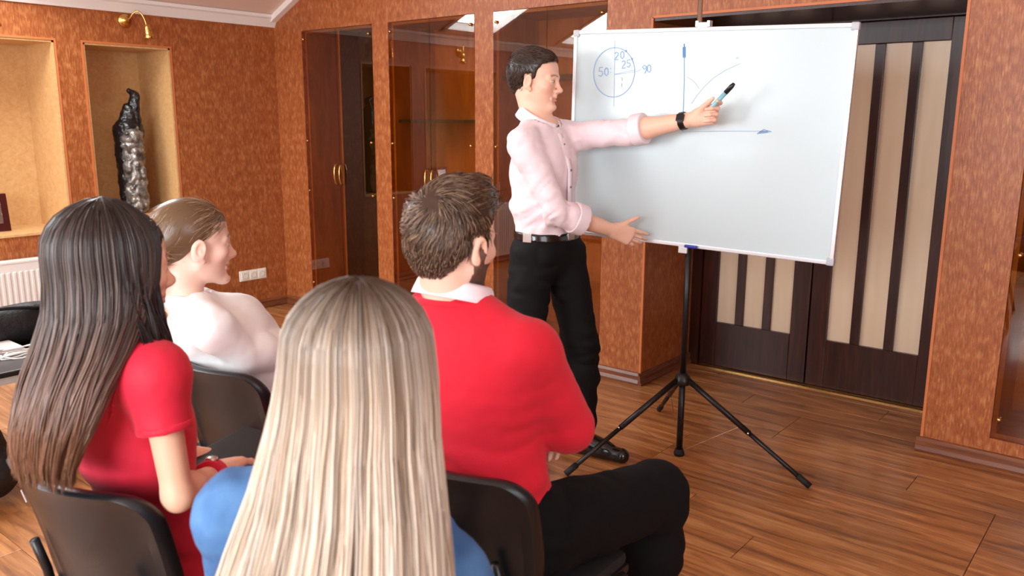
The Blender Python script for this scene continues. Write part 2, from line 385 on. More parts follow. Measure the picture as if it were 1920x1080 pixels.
# ---- glazed cabinets in the wall
def cabinet(x0, x1, label, dark=False, shelves=(1.47,)):
    r = empty('glass_cabinet', ((x0+x1)/2, 0, CZ0)); tag(r, label, 'cabinet', 'bronze glass cabinets in the wall')
    ox, oz = (x0+x1)/2, CZ0; t = .018; D = .42
    X0, X1, Z1 = x0-ox, x1-ox, CZ1-oz
    B().box(X0, X0+t, .03, D, 0, Z1).box(X1-t, X1, .03, D, 0, Z1).box(X0+t, X1-t, .03, D, 0, t).box(X0+t, X1-t, .03, D, Z1-t, Z1).build('carcass', MT['cabwood'], r)
    B().box(X0, X1, D, D+.01, 0, Z1).build('back_panel', MT['cabwood'], r)
    if dark:
        B().box(-.012, .006, .03, D, t, Z1-t).build('partition', MT['cabwood'], r)
        B().box(.006, X1-t, .20, .215, t, Z1-t).box(X1-t-.004, X1-t, .03, .2, t, Z1-t).box(.006, .010, .03, .2, t, Z1-t).build('dark_inner_panel', MT['cabdark'], r)
    for s in shelves:
        B().box(X0+t, (-.012 if dark else X1-t), .06, D, s-oz, s-oz+.02).build('shelf', MT['cabdark'], r)
    for sgn in (-1, 1):
        a, c = (X0+.002, -.002) if sgn < 0 else (.002, X1-.002)
        d = B().box(a, c, -.002, .006, .004, Z1-.004).build('glass_door', MT['bronze'], r)
        hx = sgn*.028
        pts = [(hx, -.004, 1.045-oz-.055), (hx, -.026, 1.045-oz-.045), (hx, -.034, 1.045-oz), (hx, -.034, 1.09-oz), (hx, -.026, 1.13-oz), (hx, -.004, 1.14-oz)]
        B().tube(pts, [.006, .006, .007, .007, .006, .006], 8).build('handle', MT['brass'], d, True)
        ex = X0+.028 if sgn < 0 else X1-.028
        for hz in (2.03, 1.30, .93, .22):
            B().lathe([(0, -.016), (.007, -.015), (.010, -.009), (.009, -.003), (.007, .0)], Matrix.Translation((ex, -.002, hz-oz)) @ Matrix.Rotation(-PI/2, 4, 'X'), 10).build('hinge_knob', MT['brass'], d, True)
    return r
cabinet(*CABS[0], 'bronze glass cabinet nearest the room corner with a black right half', dark=True, shelves=())
cabinet(*CABS[1], 'bronze glass cabinet between two wallpapered posts reflecting the white ceiling', shelves=(1.44, .62))
cabinet(*CABS[2], 'bronze glass cabinet directly behind the standing man in pink shirt', shelves=(1.70,))
cabinet(*CABS[3], 'bronze glass cabinet at the right edge beyond the double door', shelves=(1.44, .8))

# ================================================================== THINGS ON THE LEFT WALL
def sconce(y, z, label):
    r = empty('wall_spotlight', (0, y, z)); tag(r, label, 'wall lamp', 'brass spotlights above the niches')
    B().lathe([(0, .0), (.042, .0), (.045, .006), (.040, .014), (.026, .018), (.024, .026), (.010, .034), (0, .036)], Matrix.Rotation(PI/2, 4, 'Y'), 24).build('wall_plate', MT['brass'], r, True)
    pts = [(.03, 0, 0), (.06, .010, .012), (.085, .022, .045), (.10, .042, .060), (.115, .062, .042), (.125, .076, .0), (.13, .082, -.035)]
    sp = []
    for i in range(len(pts)-1):
        for k in range(4): sp.append(Vector(pts[i]).lerp(Vector(pts[i+1]), k/4))
    for _ in range(3): sp = [sp[0]]+[(sp[i-1]+sp[i]*2+sp[i+1])/4 for i in range(1, len(sp)-1)]+[sp[-1]]
    sp.append(Vector(pts[-1]))
    B().tube(sp, .0055, 8).build('gooseneck', MT['brass'], r, True)
    M = Matrix.Translation((.131, .084, -.04)) @ Matrix.Rotation(.12, 4, 'X')
    B().lathe([(0, .016), (.015, .013), (.020, 0), (.025, -.026), (.025, -.046), (.030, -.052), (.033, -.070), (.028, -.077), (0, -.072)], M, 18).build('spot_head', MT['brass'], r, True)
    return r
sconce(-1.15, 2.085, 'brass gooseneck wall spotlight above the niche with the wrapped figure')
sconce(-2.06, 2.085, 'brass gooseneck wall spotlight at the far left edge above the empty niche')
# triple socket
r = empty('wall_socket', (0, -.31, .278)); tag(r, 'white triple wall socket low on the rust wallpaper', 'socket')
B().box(0, .010, -.118, .118, -.04, .04, bevel=.003).build('cover_plate', MT['socket'], r)
for k in (-1, 0, 1):
    s = B().box(.009, .014, k*.074-.031, k*.074+.031, -.031, .031, bevel=.002).build('socket_face', MT['socket'], r)
    B().lathe([(0, -.002), (.019, -.002), (.02, .0025), (.0225, .003), (.0225, 0)], Matrix.Translation((.0135, k*.074, 0)) @ Matrix.Rotation(PI/2, 4, 'Y'), 16).build('socket_well', MT['sockdark'], s, True)
# radiator
r = empty('radiator', (0, -2.45, .08)); tag(r, 'white ribbed panel radiator under the niche on the left', 'radiator')
L0, L1 = -.75, .80
m = B().box(.05, .062, L0, L1, 0, .525); 
k = L0+.012
rib = []
while k < L1-.02:
    rib.append(k); k += .0333
b = B().box(.066, .110, L0, L1, .0, .525, bevel=.006); b.build('panel', MT['radiator'], r)
rm = B().box(.109, .116, 0, .018, .03, .47, bevel=.004).mesh('rib')
for k in rib:
    o = link('rib', rm, MT['radiator'], r); o.location = (0, k, 0)
B().box(.03, .112, L0-.004, L1+.004, .52, .535, bevel=.003).build('top_grille', MT['radiator'], r)
for k in (L0+.2, L1-.23): B().box(.001, .066, k, k+.03, .1, .45).build('wall_bracket', MT['radiator'], r)

# ================================================================== WHITEBOARD ON TRIPOD
TP = np.array([3.919, -.749]); BW, BH = 1.173, .888; BAZ = math.radians(5.25); BTI = math.radians(-1.18); BRO = math.radians(-1.635)
wbd = empty('whiteboard', (TP[0], TP[1], 0)); tag(wbd, 'white magnetic board on a black tripod stand with blue pen drawings', 'whiteboard')
ex = np.array([math.cos(BAZ), math.sin(BAZ), 0]); n0 = np.array([math.sin(BAZ), -math.cos(BAZ), 0]); ez = np.array([0, 0, 1.])
ey = ez*math.cos(BTI) - n0*math.sin(BTI)
ba = ex*math.cos(BRO)+ey*math.sin(BRO); bb_ = -ex*math.sin(BRO)+ey*math.cos(BRO); bn = np.cross(ba, bb_)
if bn @ n0 < 0: bn = -bn
bc = np.array([0, 0, 1.3846]) + ex*.0201 + n0*.03      # board face centre, local to the stand
MB = Matrix(((ba[0], bb_[0], bn[0], bc[0]), (ba[1], bb_[1], bn[1], bc[1]), (ba[2], bb_[2], bn[2], bc[2]), (0, 0, 0, 1)))
bd = B().box(-BW/2+.008, BW/2-.008, -BH/2+.008, BH/2-.008, -.014, 0, M=MB).build('board_panel', MT['board'], wbd)
fw_ = .016
for (x0, x1, y0, y1) in [(-BW/2, BW/2, BH/2-fw_, BH/2), (-BW/2, BW/2, -BH/2, -BH/2+fw_), (-BW/2, -BW/2+fw_, -BH/2+fw_, BH/2-fw_), (BW/2-fw_, BW/2, -BH/2+fw_, BH/2-fw_)]:
    B().box(x0, x1, y0, y1, -.018, .006, bevel=.003, M=MB).build('frame_rail', MT['alu'], wbd)
for sx in (-1, 1):
    for sy in (-1, 1):
        cx, cy = sx*(BW/2-.012), sy*(BH/2-.012)
        B().box(cx-.015, cx+.015, cy-.015, cy+.015, -.020, .009, bevel=.006, M=MB).build('corner_cap', MT['greycap'], wbd)
# pen strokes: thin raised ribbons on the board, in board units
MBI = np.linalg.inv(np.array(MB))
def on_board(x, y):
    o = CAM - np.array([TP[0], TP[1], 0]); d = ray(x, y); t = ((bc-o) @ bn)/(d @ bn); p = o+d*t
    return (MBI @ np.array([*p, 1]))[:2]
def stroke(bobj, pts, wd):
    pts = [np.array(p) for p in pts]; n = len(pts); L, R = [], []
    for i in range(n):
        t = pts[min(i+1, n-1)]-pts[max(i-1, 0)]; t = t/(np.linalg.norm(t)+1e-9); q = np.array([-t[1], t[0]])*wd*.4
        for arr, s in ((L, 1), (R, -1)):
            v = MB @ Vector((*(pts[i]+q*s), .0012)); arr.append(bobj.bm.verts.new(v))
    for i in range(n-1): bobj.bm.faces.new((L[i], L[i+1], R[i+1], R[i]))
def px_stroke(bobj, pxs, wd): stroke(bobj, [on_board(*p) for p in pxs], wd)
s = B()
cc = on_board(1151, 136); rp = on_board(1190, 136)[0]-cc[0]; rv = cc[1]-on_board(1151, 182)[1]
stroke(s, [cc+np.array([rp*math.cos(2*PI*k/48+.4), rv*math.sin(2*PI*k/48+.4)]) for k in range(50)], .0045)
s.build('drawn_circle', MT['ink'], bd)
s = B(); px_stroke(s, [(1153, 76), (1152, 140), (1151, 200)], .003); px_stroke(s, [(1153, 140), (1190, 135), (1203, 130)], .003); px_stroke(s, [(1153, 139), (1192, 131)], .003)
s.build('drawn_radius_lines', MT['inkfaint'], bd)
def glyph(s, x, y, h, segs, w=.0056):
    for sg in segs: px_stroke(s, [(x+px*h, y-py*h) for px, py in sg], w)
G2 = [[(0, .8), (.2, 1), (.45, .9), (.45, .65), (.1, .2), (0, 0), (.5, .05)]]
G0 = [[(.25, 1), (.05, .7), (.08, .2), (.3, 0), (.5, .3), (.48, .8), (.25, 1)]]
G5 = [[(.5, 1), (.1, .95), (.08, .55), (.4, .55), (.5, .3), (.3, 0), (0, .1)]]
G9 = [[(.5, .8), (.25, 1), (.05, .75), (.25, .5), (.5, .75), (.5, .4), (.3, 0)]]
GD = [[(0, 1), (.12, 1.08), (.2, .95), (.08, .85), (0, 1)]]
def number(*gs):
    s = B()
    for g in gs: glyph(s, *g)
    s.build('handwritten_number', MT['ink'], bd)
number((1153, 112, 14, G2), (1163, 110, 14, G0), (1173, 109, 14, GD))
number((1166, 128, 14, G2), (1175, 126, 14, G5), (1184, 124, 14, GD))
number((1122, 143, 17, G5), (1133, 142, 15, G0), (1145, 141, 15, [[(0, .9), (.05, .8)], [(0, .4), (.02, .3)]]))
number((1204, 138, 16, G9), (1213, 136, 15, G0))
s = B(); px_stroke(s, [(1166, 145), (1167, 152)], .004); s.build('drawn_dash', MT['ink'], bd)
s = B(); px_stroke(s, [(1166, 156), (1166, 163)], .004); s.build('drawn_dash', MT['ink'], bd)
s = B(); px_stroke(s, [(1283, 84), (1283, 150), (1281, 215), (1280, 247)], .0055); s.build('drawn_vertical_axis', MT['ink'], bd)
s = B(); px_stroke(s, [(1283, 82), (1283, 88)], .006); px_stroke(s, [(1283, 88), (1283, 108)], .016); s.build('drawn_axis_arrow', MT['inkdark'], bd)
s = B(); px_stroke(s, [(1280, 247), (1360, 246), (1445, 246)], .0035); s.build('drawn_horizontal_axis', MT['inkfaint'], bd)
s = B(); px_stroke(s, [(1420, 251), (1432, 243), (1447, 247), (1432, 249), (1421, 250)], .006); px_stroke(s, [(1425, 247), (1440, 247)], .008); s.build('drawn_side_arrow', MT['ink'], bd)
s = B(); px_stroke(s, [(1296, 195), (1306, 180), (1320, 163), (1338, 146), (1360, 132), (1388, 119)], .0035); px_stroke(s, [(1287, 144), (1298, 150), (1306, 159), (1311, 167)], .0035); px_stroke(s, [(1380, 110), (1385, 108)], .006)
s.build('drawn_curves', MT['inkfaint'], bd)
# stand
HZ = .365
B().tube([(0, 0, .02), (0, 0, HZ)], .014, 14).build('lower_tube', MT['black'], wbd, True)
B().tube([(0, 0, HZ), (0, 0, 1.02)], .0135, 14).build('pole', MT['black'], wbd, True)
B().tube([(0, 0, 1.0), (0, 0, 2.09)], .010, 14).build('inner_pole', MT['chrome'], wbd, True)
B().lathe([(0, .02), (.018, .02), (.030, .008), (.036, -.01), (.040, -.028), (.028, -.036), (0, -.036)], Matrix.Translation((0, 0, HZ)), 20).build('hub', MT['black'], wbd, True)
B().lathe([(0, 0), (.022, 0), (.024, .012), (.018, .03), (0, .03)], None, 16).build('foot_collar', MT['rubber'], wbd, True)
B().tube([(-.02, .012, HZ-.03), (-.004, .012, .13)], .004, 8).build('locking_rod', MT['chrome'], wbd, True)
for (lx, ly) in [(-.255, -.507), (.574, .026), (-.345, .436)]:
    l = math.hypot(lx, ly); u = np.array([lx/l, ly/l])
    p0 = Vector((u[0]*.03, u[1]*.03, HZ-.012)); p1 = Vector((lx, ly, .014)); pm_ = p0.lerp(p1, .52)
    lg = B().tube([p0, pm_], .0125, 12).build('leg', MT['black'], wbd, True)
    B().tube([pm_-(p1-p0)*.02, p1], .0100, 12).build('leg_extension', MT['black'], lg, True)
    B().tube([p1-(p1-p0)*.09, p1+(p1-p0).normalized()*.004], .0135, 12).build('rubber_foot', MT['rubber'], lg, True)
    B().lathe([(0, 0), (.006, 0), (.005, .005), (0, .006)], Matrix.Translation(pm_+Vector((0, -.012, .004))) @ Matrix.Rotation(PI/2, 4, 'X'), 8).build('screw', MT['chrome'], lg, True)
    B().lathe([(0, 0), (.006, 0), (.005, .005), (0, .006)], Matrix.Translation((u[0]*.037, u[1]*.037-.006, HZ-.022)) @ Matrix.Rotation(PI/2, 4, 'X'), 8).build('hub_screw', MT['chrome'], lg, True)
    B().tube([(u[0]*.02, u[1]*.02, .028), tuple(p0.lerp(p1, .45))], .0012, 5).build('brace_wire', MT['chrome'], wbd)
B().box(-.02, .02, BH/2-.004, BH/2+.018, -.03, .010, bevel=.003, M=MB).box(-.030, -.018, BH/2, BH/2+.024, -.02, .012, bevel=.002, M=MB).box(.018, .030, BH/2, BH/2+.024, -.02, .012, bevel=.002, M=MB).build('top_clip', MT['alu'], wbd)
B().box(-.045, -.005, -BH/2-.028, -BH/2+.002, -.045, .004, bevel=.003, M=MB).build('bottom_clip', MT['alu'], wbd)
B().box(-.02, .03, -.35, .35, -.045, -.018, bevel=.004, M=MB).build('back_bracket', MT['alu'], wbd)
mg = Matrix.Translation((TP[0], TP[1], 0)) @ MB
tag(B().box(-.012, .042, -BH/2+.001, -BH/2+.013, .006, .022, bevel=.004, M=mg).build('board_magnet', MT['blue']), 'small blue magnet on the lower rail of the whiteboard', 'magnet')

# ================================================================== CHAIRS
def back_outline():
    """half outline (x>=0) of the plastic back, z measured from the seat"""
    pts = [(0, .348), (.09, .350)]
    for k in range(0, 9):
        a = PI/2*(1-k/8); pts.append((.172+.062*math.cos(a), .288+.064*math.sin(a)))
    pts += [(.232, .20), (.226, .130), (.218, .105), (.196, .090), (.190, .05), (.180, -.01), (.164, -.055), (.136, -.085), (.09, -.098), (0, -.10)]
    return pts
def plate(outline, thick, curve, lean, inset=None):
    """curved, leaning plate from a half outline; returns a mesh (front towards +y)"""
    full = outline+[(-x, z) for x, z in outline[::-1] if abs(x) > 1e-6]
    bm = bmesh.new(); n = len(full)
    zc = .12
    def pos(x, z, dy):
        yb = curve*(x/.23)**2 - lean*z - .035*max(0, -z)*2 + dy
        return (x, yb, z)
    sc = [1.0, .97, .90, .6, .3]
    rings_f, rings_b = [], []
    for s_ in sc:
        dyf = {1.0: -.0}.get(s_, thick*.5) if s_ == 1.0 else thick*.5
        rings_f.append([bm.verts.new(pos(x*s_, zc+(z-zc)*s_, dyf)) for x, z in full])
        dyb = 0. if s_ == 1.0 else (-thick*.5 if s_ > .93 else -thick*.5+(inset or 0))
        rings_b.append([bm.verts.new(pos(x*s_, zc+(z-zc)*s_, dyb)) for x, z in full] if s_ != 1.0 else rings_f[0])
    for R in (rings_f, rings_b):
        for a, c in zip(R, R[1:]):
            for i in range(n): bm.faces.new((a[i], a[(i+1) % n], c[(i+1) % n], c[i]))
        bm.faces.new(R[-1])
    bmesh.ops.recalc_face_normals(bm, faces=bm.faces[:])
    me = bpy.data.meshes.new('back_shell'); bm.to_mesh(me); bm.free()
    return me
def make_chair():
    r = empty('conference_chair')
    SZ = .44
    bo = link('back_shell', plate(back_outline(), .046, .072, .26, inset=.018), MT['blackplastic'], r); bo.location = (0, -.185, SZ+.0)
    smooth_by_angle(bo, 50)
    sub = bo.modifiers.new('round', 'SUBSURF'); sub.levels = 1; sub.render_levels = 1
    fp = link('back_cushion', plate([(x*.9, .12+(z-.12)*.9) for x, z in back_outline()], .03, .072, .26), MT['blackfabric'], r); fp.location = (0, -.163, SZ)
    smooth_by_angle(fp, 60)
    # label slot and moulded rib on the back
    lb = B().box(-.002, .002, -.0015, .0015, -.014, .014, bevel=.0008).build('sticker', MT['paperwhite'], bo); lb.location = (-.172, -.0385, .255); lb.rotation_euler = (.26, -.2, -.5); lb.scale = (2.2, 1, 1)
    # seat: plastic pan and padded cushion
    def seat_mesh(w, d, z0, z1, rr):
        b = B().box(-w/2, w/2, -d/2, d/2, z0, z1, bevel=rr); return b
    so = seat_mesh(.455, .42, SZ-.035, SZ-.006, .014).build('seat_pan', MT['blackplastic'], r); smooth_by_angle(so, 50)
    sc_ = seat_mesh(.445, .41, SZ-.012, SZ+.024, .017).build('seat_cushion', MT['blackfabric'], r); smooth_by_angle(sc_, 50)
    # oval tube frame: each side is one bent leg pair, front leg to rear leg and up to the back
    for sx in (-1, 1):
        x = sx*.235
        B().tube([(x*1.02, .235, .006), (x, .19, SZ-.05), (x*.97, .17, SZ-.025), (x*.95, .10, SZ-.022), (x*.95, -.10, SZ-.022)], .0125, 10).build('leg', MT['black'], r, True)
        B().tube([(x*1.02, -.27, .006), (x*.98, -.12, SZ-.14), (x*.95, -.06, SZ-.03), (x*.93, .05, SZ-.022)], .0125, 10).build('leg', MT['black'], r, True)
        B().tube([(x*.85, .02, SZ-.03), (x*.80, -.15, SZ-.035), (x*.74, -.182, SZ-.01), (x*.68, -.200, SZ+.08), (x*.66, -.222, SZ+.16)], .010, 10).build('back_upright', MT['black'], r, True)
    B().tube([(-.22, .12, SZ-.045), (.22, .12, SZ-.045)], .009, 8).build('cross_bar', MT['black'], r, True)
    B().tube([(-.22, -.06, SZ-.045), (.22, -.06, SZ-.045)], .009, 8).build('cross_bar', MT['black'], r, True)
    return r
def copy_tree(o, parent=None):
    c = o.copy(); COL.objects.link(c); c.parent = parent
    for ch in o.children: copy_tree(ch, c)
    return c
CH = make_chair(); first = [True]
def chair(x, y, az, label):
    o = CH if first[0] else copy_tree(CH); first[0] = False
    o.location = (x, y, 0); o.rotation_euler = (0, 0, math.radians(az-90))
    tag(o, label, 'chair', 'black plastic conference chairs'); return o
chair(3.875, -3.068, 98, 'black plastic chair under the dark-haired woman in the red dress')
chair(3.424, -2.478, 90, 'black plastic chair with the woman in the white blouse on it')
chair(4.395, -2.55, 92, 'black plastic chair under the seated man in the red sweater')
chair(4.70, -3.17, 112, 'black plastic chair under the blonde woman in the foreground')

# ================================================================== PEOPLE: implicit-surface toolkit
rng = np.random.default_rng(7)
_lat = rng.random((32, 32, 32)).astype(np.float32)*2-1
def vnoise(P, freq):
    q = P*np.asarray(freq, np.float32)+100.3; i = np.floor(q).astype(np.int64); f = (q-i).astype(np.float32); f = f*f*(3-2*f); i &= 31; j = (i+1) & 31
    def g(a, b_, c): return _lat[a, b_, c]
    x0, y0, z0, x1, y1, z1 = i[:, 0], i[:, 1], i[:, 2], j[:, 0], j[:, 1], j[:, 2]; fx, fy, fz = f[:, 0], f[:, 1], f[:, 2]
    a = g(x0, y0, z0)*(1-fx)+g(x1, y0, z0)*fx; b_ = g(x0, y1, z0)*(1-fx)+g(x1, y1, z0)*fx
    c = g(x0, y0, z1)*(1-fx)+g(x1, y0, z1)*fx; d = g(x0, y1, z1)*(1-fx)+g(x1, y1, z1)*fx
    return (a*(1-fy)+b_*fy)*(1-fz)+(c*(1-fy)+d*fy)*fz
A = lambda *v: np.array(v[0] if len(v) == 1 else v, float)
def unit(v): v = np.asarray(v, float); return v/(np.linalg.norm(v)+1e-12)
def frame(az, pitch=0., roll=0.):
    """columns: right, forward, up for a heading az (deg), pitch up (deg), roll to the right (deg)"""
    a, p, r = math.radians(az), math.radians(pitch), math.radians(roll)
    f = A(math.cos(a)*math.cos(p), math.sin(a)*math.cos(p), math.sin(p)); rt = A(math.sin(a), -math.cos(a), 0); u = np.cross(rt, f)
    return np.stack([rt*math.cos(r)-u*math.sin(r), f, u*math.cos(r)+rt*math.sin(r)], 1)

class Fld:
    def __init__(s, lo, hi, h, fine=()):
        s.ax = []
        for k in range(3):
            x = lo[k]; xs_ = [x]
            while x < hi[k]:
                st = h
                for (c, half, h2) in fine:
                    if abs(x-c[k]) < half[k]: st = min(st, h2)
                x += st; xs_.append(x)
            s.ax.append(np.array(xs_, np.float32))
        s.F = np.full([len(a) for a in s.ax], .3, np.float32)
    def blk(s, lo, hi):
        sl = [slice(max(np.searchsorted(s.ax[k], lo[k])-1, 0), np.searchsorted(s.ax[k], hi[k])+1) for k in range(3)]
        X, Y, Z = s.ax[0][sl[0]][:, None, None], s.ax[1][sl[1]][None, :, None], s.ax[2][sl[2]][None, None, :]
        return tuple(sl), X, Y, Z
    def op(s, sl, d, k, mode):
        F = s.F[sl]
        if d.size == 0 or F.size == 0: return
        if mode == 'sub': d = -d
        if mode == 'add':
            r = np.minimum(F, d)
            if k > 0: hh = np.maximum(k-np.abs(F-d), 0)/k; r = r-hh*hh*k*.25
        else:
            r = np.maximum(F, d)
            if k > 0: hh = np.maximum(k-np.abs(F-d), 0)/k; r = r+hh*hh*k*.25
        s.F[sl] = r
    def rc(s, a, b_, ra, rb, k=.02, sq=None, mode='add', pad=None):
        a, b_ = A(a), A(b_); R = max(ra, rb)+k+.03 if pad is None else pad
        sl, X, Y, Z = s.blk(np.minimum(a, b_)-R, np.maximum(a, b_)+R)
        x, y, z = X-a[0], Y-a[1], Z-a[2]; v = b_-a
        if sq is not None:
            f, fac = sq; t = (x*f[0]+y*f[1]+z*f[2])*(fac-1); x, y, z = x+t*f[0], y+t*f[1], z+t*f[2]
            v = v+f*(v @ f)*(fac-1)
        L = v @ v+1e-12; t = np.clip((x*v[0]+y*v[1]+z*v[2])/L, 0, 1)
        d = np.sqrt((x-t*v[0])**2+(y-t*v[1])**2+(z-t*v[2])**2)-(ra+(rb-ra)*t)
        s.op(sl, d.astype(np.float32), k, mode); return s
    def ell(s, c, r, R=None, k=.02, mode='add'):
        c, r = A(c), A(r); m = r.max()+k+.03; sl, X, Y, Z = s.blk(c-m, c+m); x, y, z = X-c[0], Y-c[1], Z-c[2]
        R = np.eye(3) if R is None else R
        u = [(x*R[0, i]+y*R[1, i]+z*R[2, i]) for i in range(3)]
        k0 = np.sqrt((u[0]/r[0])**2+(u[1]/r[1])**2+(u[2]/r[2])**2); k1 = np.sqrt((u[0]/r[0]**2)**2+(u[1]/r[1]**2)**2+(u[2]/r[2]**2)**2)+1e-6
        s.op(sl, (k0*(k0-1)/k1).astype(np.float32), k, mode); return s
    def cut(s, p, n, k=.004):
        """keep the side opposite to n"""
        n = unit(n); X, Y, Z = s.ax[0][:, None, None], s.ax[1][None, :, None], s.ax[2][None, None, :]
        d = ((X-p[0])*n[0]+(Y-p[1])*n[1]+(Z-p[2])*n[2]).astype(np.float32); s.op((slice(None),)*3, d, k, 'int'); return s
    def cut_near(s, p, n, rad, k=.004):
        """cut only within rad of p"""
        n = unit(n); p = A(p); sl, X, Y, Z = s.blk(p-rad, p+rad)
        d = ((X-p[0])*n[0]+(Y-p[1])*n[1]+(Z-p[2])*n[2]); q = np.sqrt((X-p[0])**2+(Y-p[1])**2+(Z-p[2])**2)
        d = np.where(q < rad, d, -1.).astype(np.float32); s.op(sl, d, k, 'int'); return s
    def disp(s, fn, band=.025):
        i = np.nonzero(np.abs(s.F) < band); P = np.stack([s.ax[k][i[k]] for k in range(3)], 1); s.F[i] += fn(P).astype(np.float32); return s
    def local(s, fn, c, R, mode='int', k=.004):
        """fn(u, v, w) in a local frame gives a signed value"""
        X, Y, Z = s.ax[0][:, None, None]-c[0], s.ax[1][None, :, None]-c[1], s.ax[2][None, None, :]-c[2]
        u = [(X*R[0, i]+Y*R[1, i]+Z*R[2, i]) for i in range(3)]; s.op((slice(None),)*3, fn(*u).astype(np.float32), k, mode); return s
    def net(s):
        F = s.F; I = F < 0; n = [k-1 for k in F.shape]
        c = np.zeros(n, np.uint8)
        cor = [(a, b_, d) for a in (0, 1) for b_ in (0, 1) for d in (0, 1)]
        for (a, b_, d) in cor: c += I[a:a+n[0], b_:b_+n[1], d:d+n[2]]
        idx = np.argwhere((c > 0) & (c < 8)); i, j, k = idx.T
        vals = {q: F[i+q[0], j+q[1], k+q[2]] for q in cor}
        acc = np.zeros((len(idx), 3), np.float32); cnt = np.zeros(len(idx), np.float32)
        for q in cor:
            for axx in range(3):
                if q[axx] == 0:
                    q2 = list(q); q2[axx] = 1; q2 = tuple(q2); va, vb = vals[q], vals[q2]; m = (va < 0) != (vb < 0)
                    t = np.where(m, va/np.where(m, va-vb, 1), 0)
                    p = np.zeros((len(idx), 3), np.float32); p[:] = q; p[:, axx] = t
                    acc += p*m[:, None]; cnt += m
        u = acc/np.maximum(cnt, 1)[:, None]
        V = np.stack([s.ax[a][idx[:, a]]+u[:, a]*(s.ax[a][idx[:, a]+1]-s.ax[a][idx[:, a]]) for a in range(3)], 1)
        vid = np.full(n, -1, np.int32); vid[i, j, k] = np.arange(len(idx)); Q = []
        for axx in range(3):
            o1, o2 = (axx+1) % 3, (axx+2) % 3
            sa = [slice(None)]*3; sb = [slice(None)]*3; sa[axx] = slice(0, -1); sb[axx] = slice(1, None)
            A_, B_ = I[tuple(sa)], I[tuple(sb)]; e = np.argwhere(A_ != B_)
            e = e[(e[:, o1] > 0) & (e[:, o2] > 0) & (e[:, o1] < F.shape[o1]-1) & (e[:, o2] < F.shape[o2]-1)]
            fl_ = A_[e[:, 0], e[:, 1], e[:, 2]]
            def cell(d1, d2):
                f = e.copy(); f[:, o1] -= d1; f[:, o2] -= d2; return vid[f[:, 0], f[:, 1], f[:, 2]]
            q = np.stack([cell(1, 1), cell(0, 1), cell(0, 0), cell(1, 0)], 1)
            q[~fl_] = q[~fl_][:, ::-1]; Q.append(q)
        Q = np.concatenate(Q); Q = Q[(Q >= 0).all(1)]
        return V, Q
    def build(s, name, mat, root, colfn=None, loc=None):
        V, Q = s.net(); cols = colfn(V) if colfn is not None else None
        loc = A(root_loc(root))
        me = np_mesh(name, V-loc, Q, cols); return link(name, me, mat, root)
def root_loc(o):
    l = Vector((0, 0, 0))
    while o is not None: l = l+o.location; o = o.parent
    return l
def wrinkles(amp, fr=(16, 16, 28), amp2=.0015, fr2=60):
    def f(P):
        w1 = vnoise(P+.03*np.stack([vnoise(P, 9), vnoise(P+5, 9), vnoise(P+9, 9)], 1), fr)
        return amp*(1-2*np.abs(w1)) + amp2*vnoise(P+3.1, fr2)
    return f

# ---- materials for people
def skin_mat(name):
    m = plain(name, S(226, 180, 156), .48, attr=True, bump=(260, .06)); p = m.node_tree.nodes['Principled BSDF']
    p.inputs['Subsurface Weight'].default_value = .12; p.inputs['Subsurface Radius'].default_value = (.012, .005, .003); p.inputs['Specular IOR Level'].default_value = .35
    return m
MT['skin'] = skin_mat('skin')
MT['hair'] = plain('hair_strands', S(60, 40, 30), .34, attr=True, spec=.5)
MT['eye'] = plain('eyeball', S(240, 236, 230), .08, attr=True)
MT['pinkshirt'] = plain('pale_pink_shirt_cotton', S(232, 212, 217), .75, bump=(420, .08), sheen=.2)
MT['collarpink'] = plain('pale_pink_collar_cotton', S(236, 220, 226), .7, bump=(420, .08))
MT['blacktrouser'] = plain('black_trouser_cloth', S(10, 10, 12), .78, spec=.25, bump=(500, .12))
MT['darkdenim'] = plain('black_denim', S(10, 10, 13), .85, spec=.2, bump=(600, .2))
MT['leather'] = plain('black_leather', S(14, 14, 15), .22, coat=.3)
MT['redknit'] = plain('red_knit_wool', S(208, 10, 42), .85, bump=(520, .22), sheen=.1)
MT['reddress'] = plain('coral_red_dress_cloth', S(212, 20, 54), .7, bump=(420, .08), sheen=.12)
MT['whitesilk'] = plain('white_blouse_cloth', S(238, 238, 238), .6, bump=(300, .06), sheen=.2)
MT['denim'] = plain('mid_blue_denim', S(50, 90, 140), .85, var=(S(80, 124, 172), (14, 14, 14), 4), bump=(520, .2))
MT['watch'] = plain('black_watch_rubber', S(18, 18, 20), .3)
MT['teal'] = plain('pale_teal_marker_plastic', S(128, 186, 196), .35)
MT['button'] = plain('grey_button', S(120, 116, 122), .4)

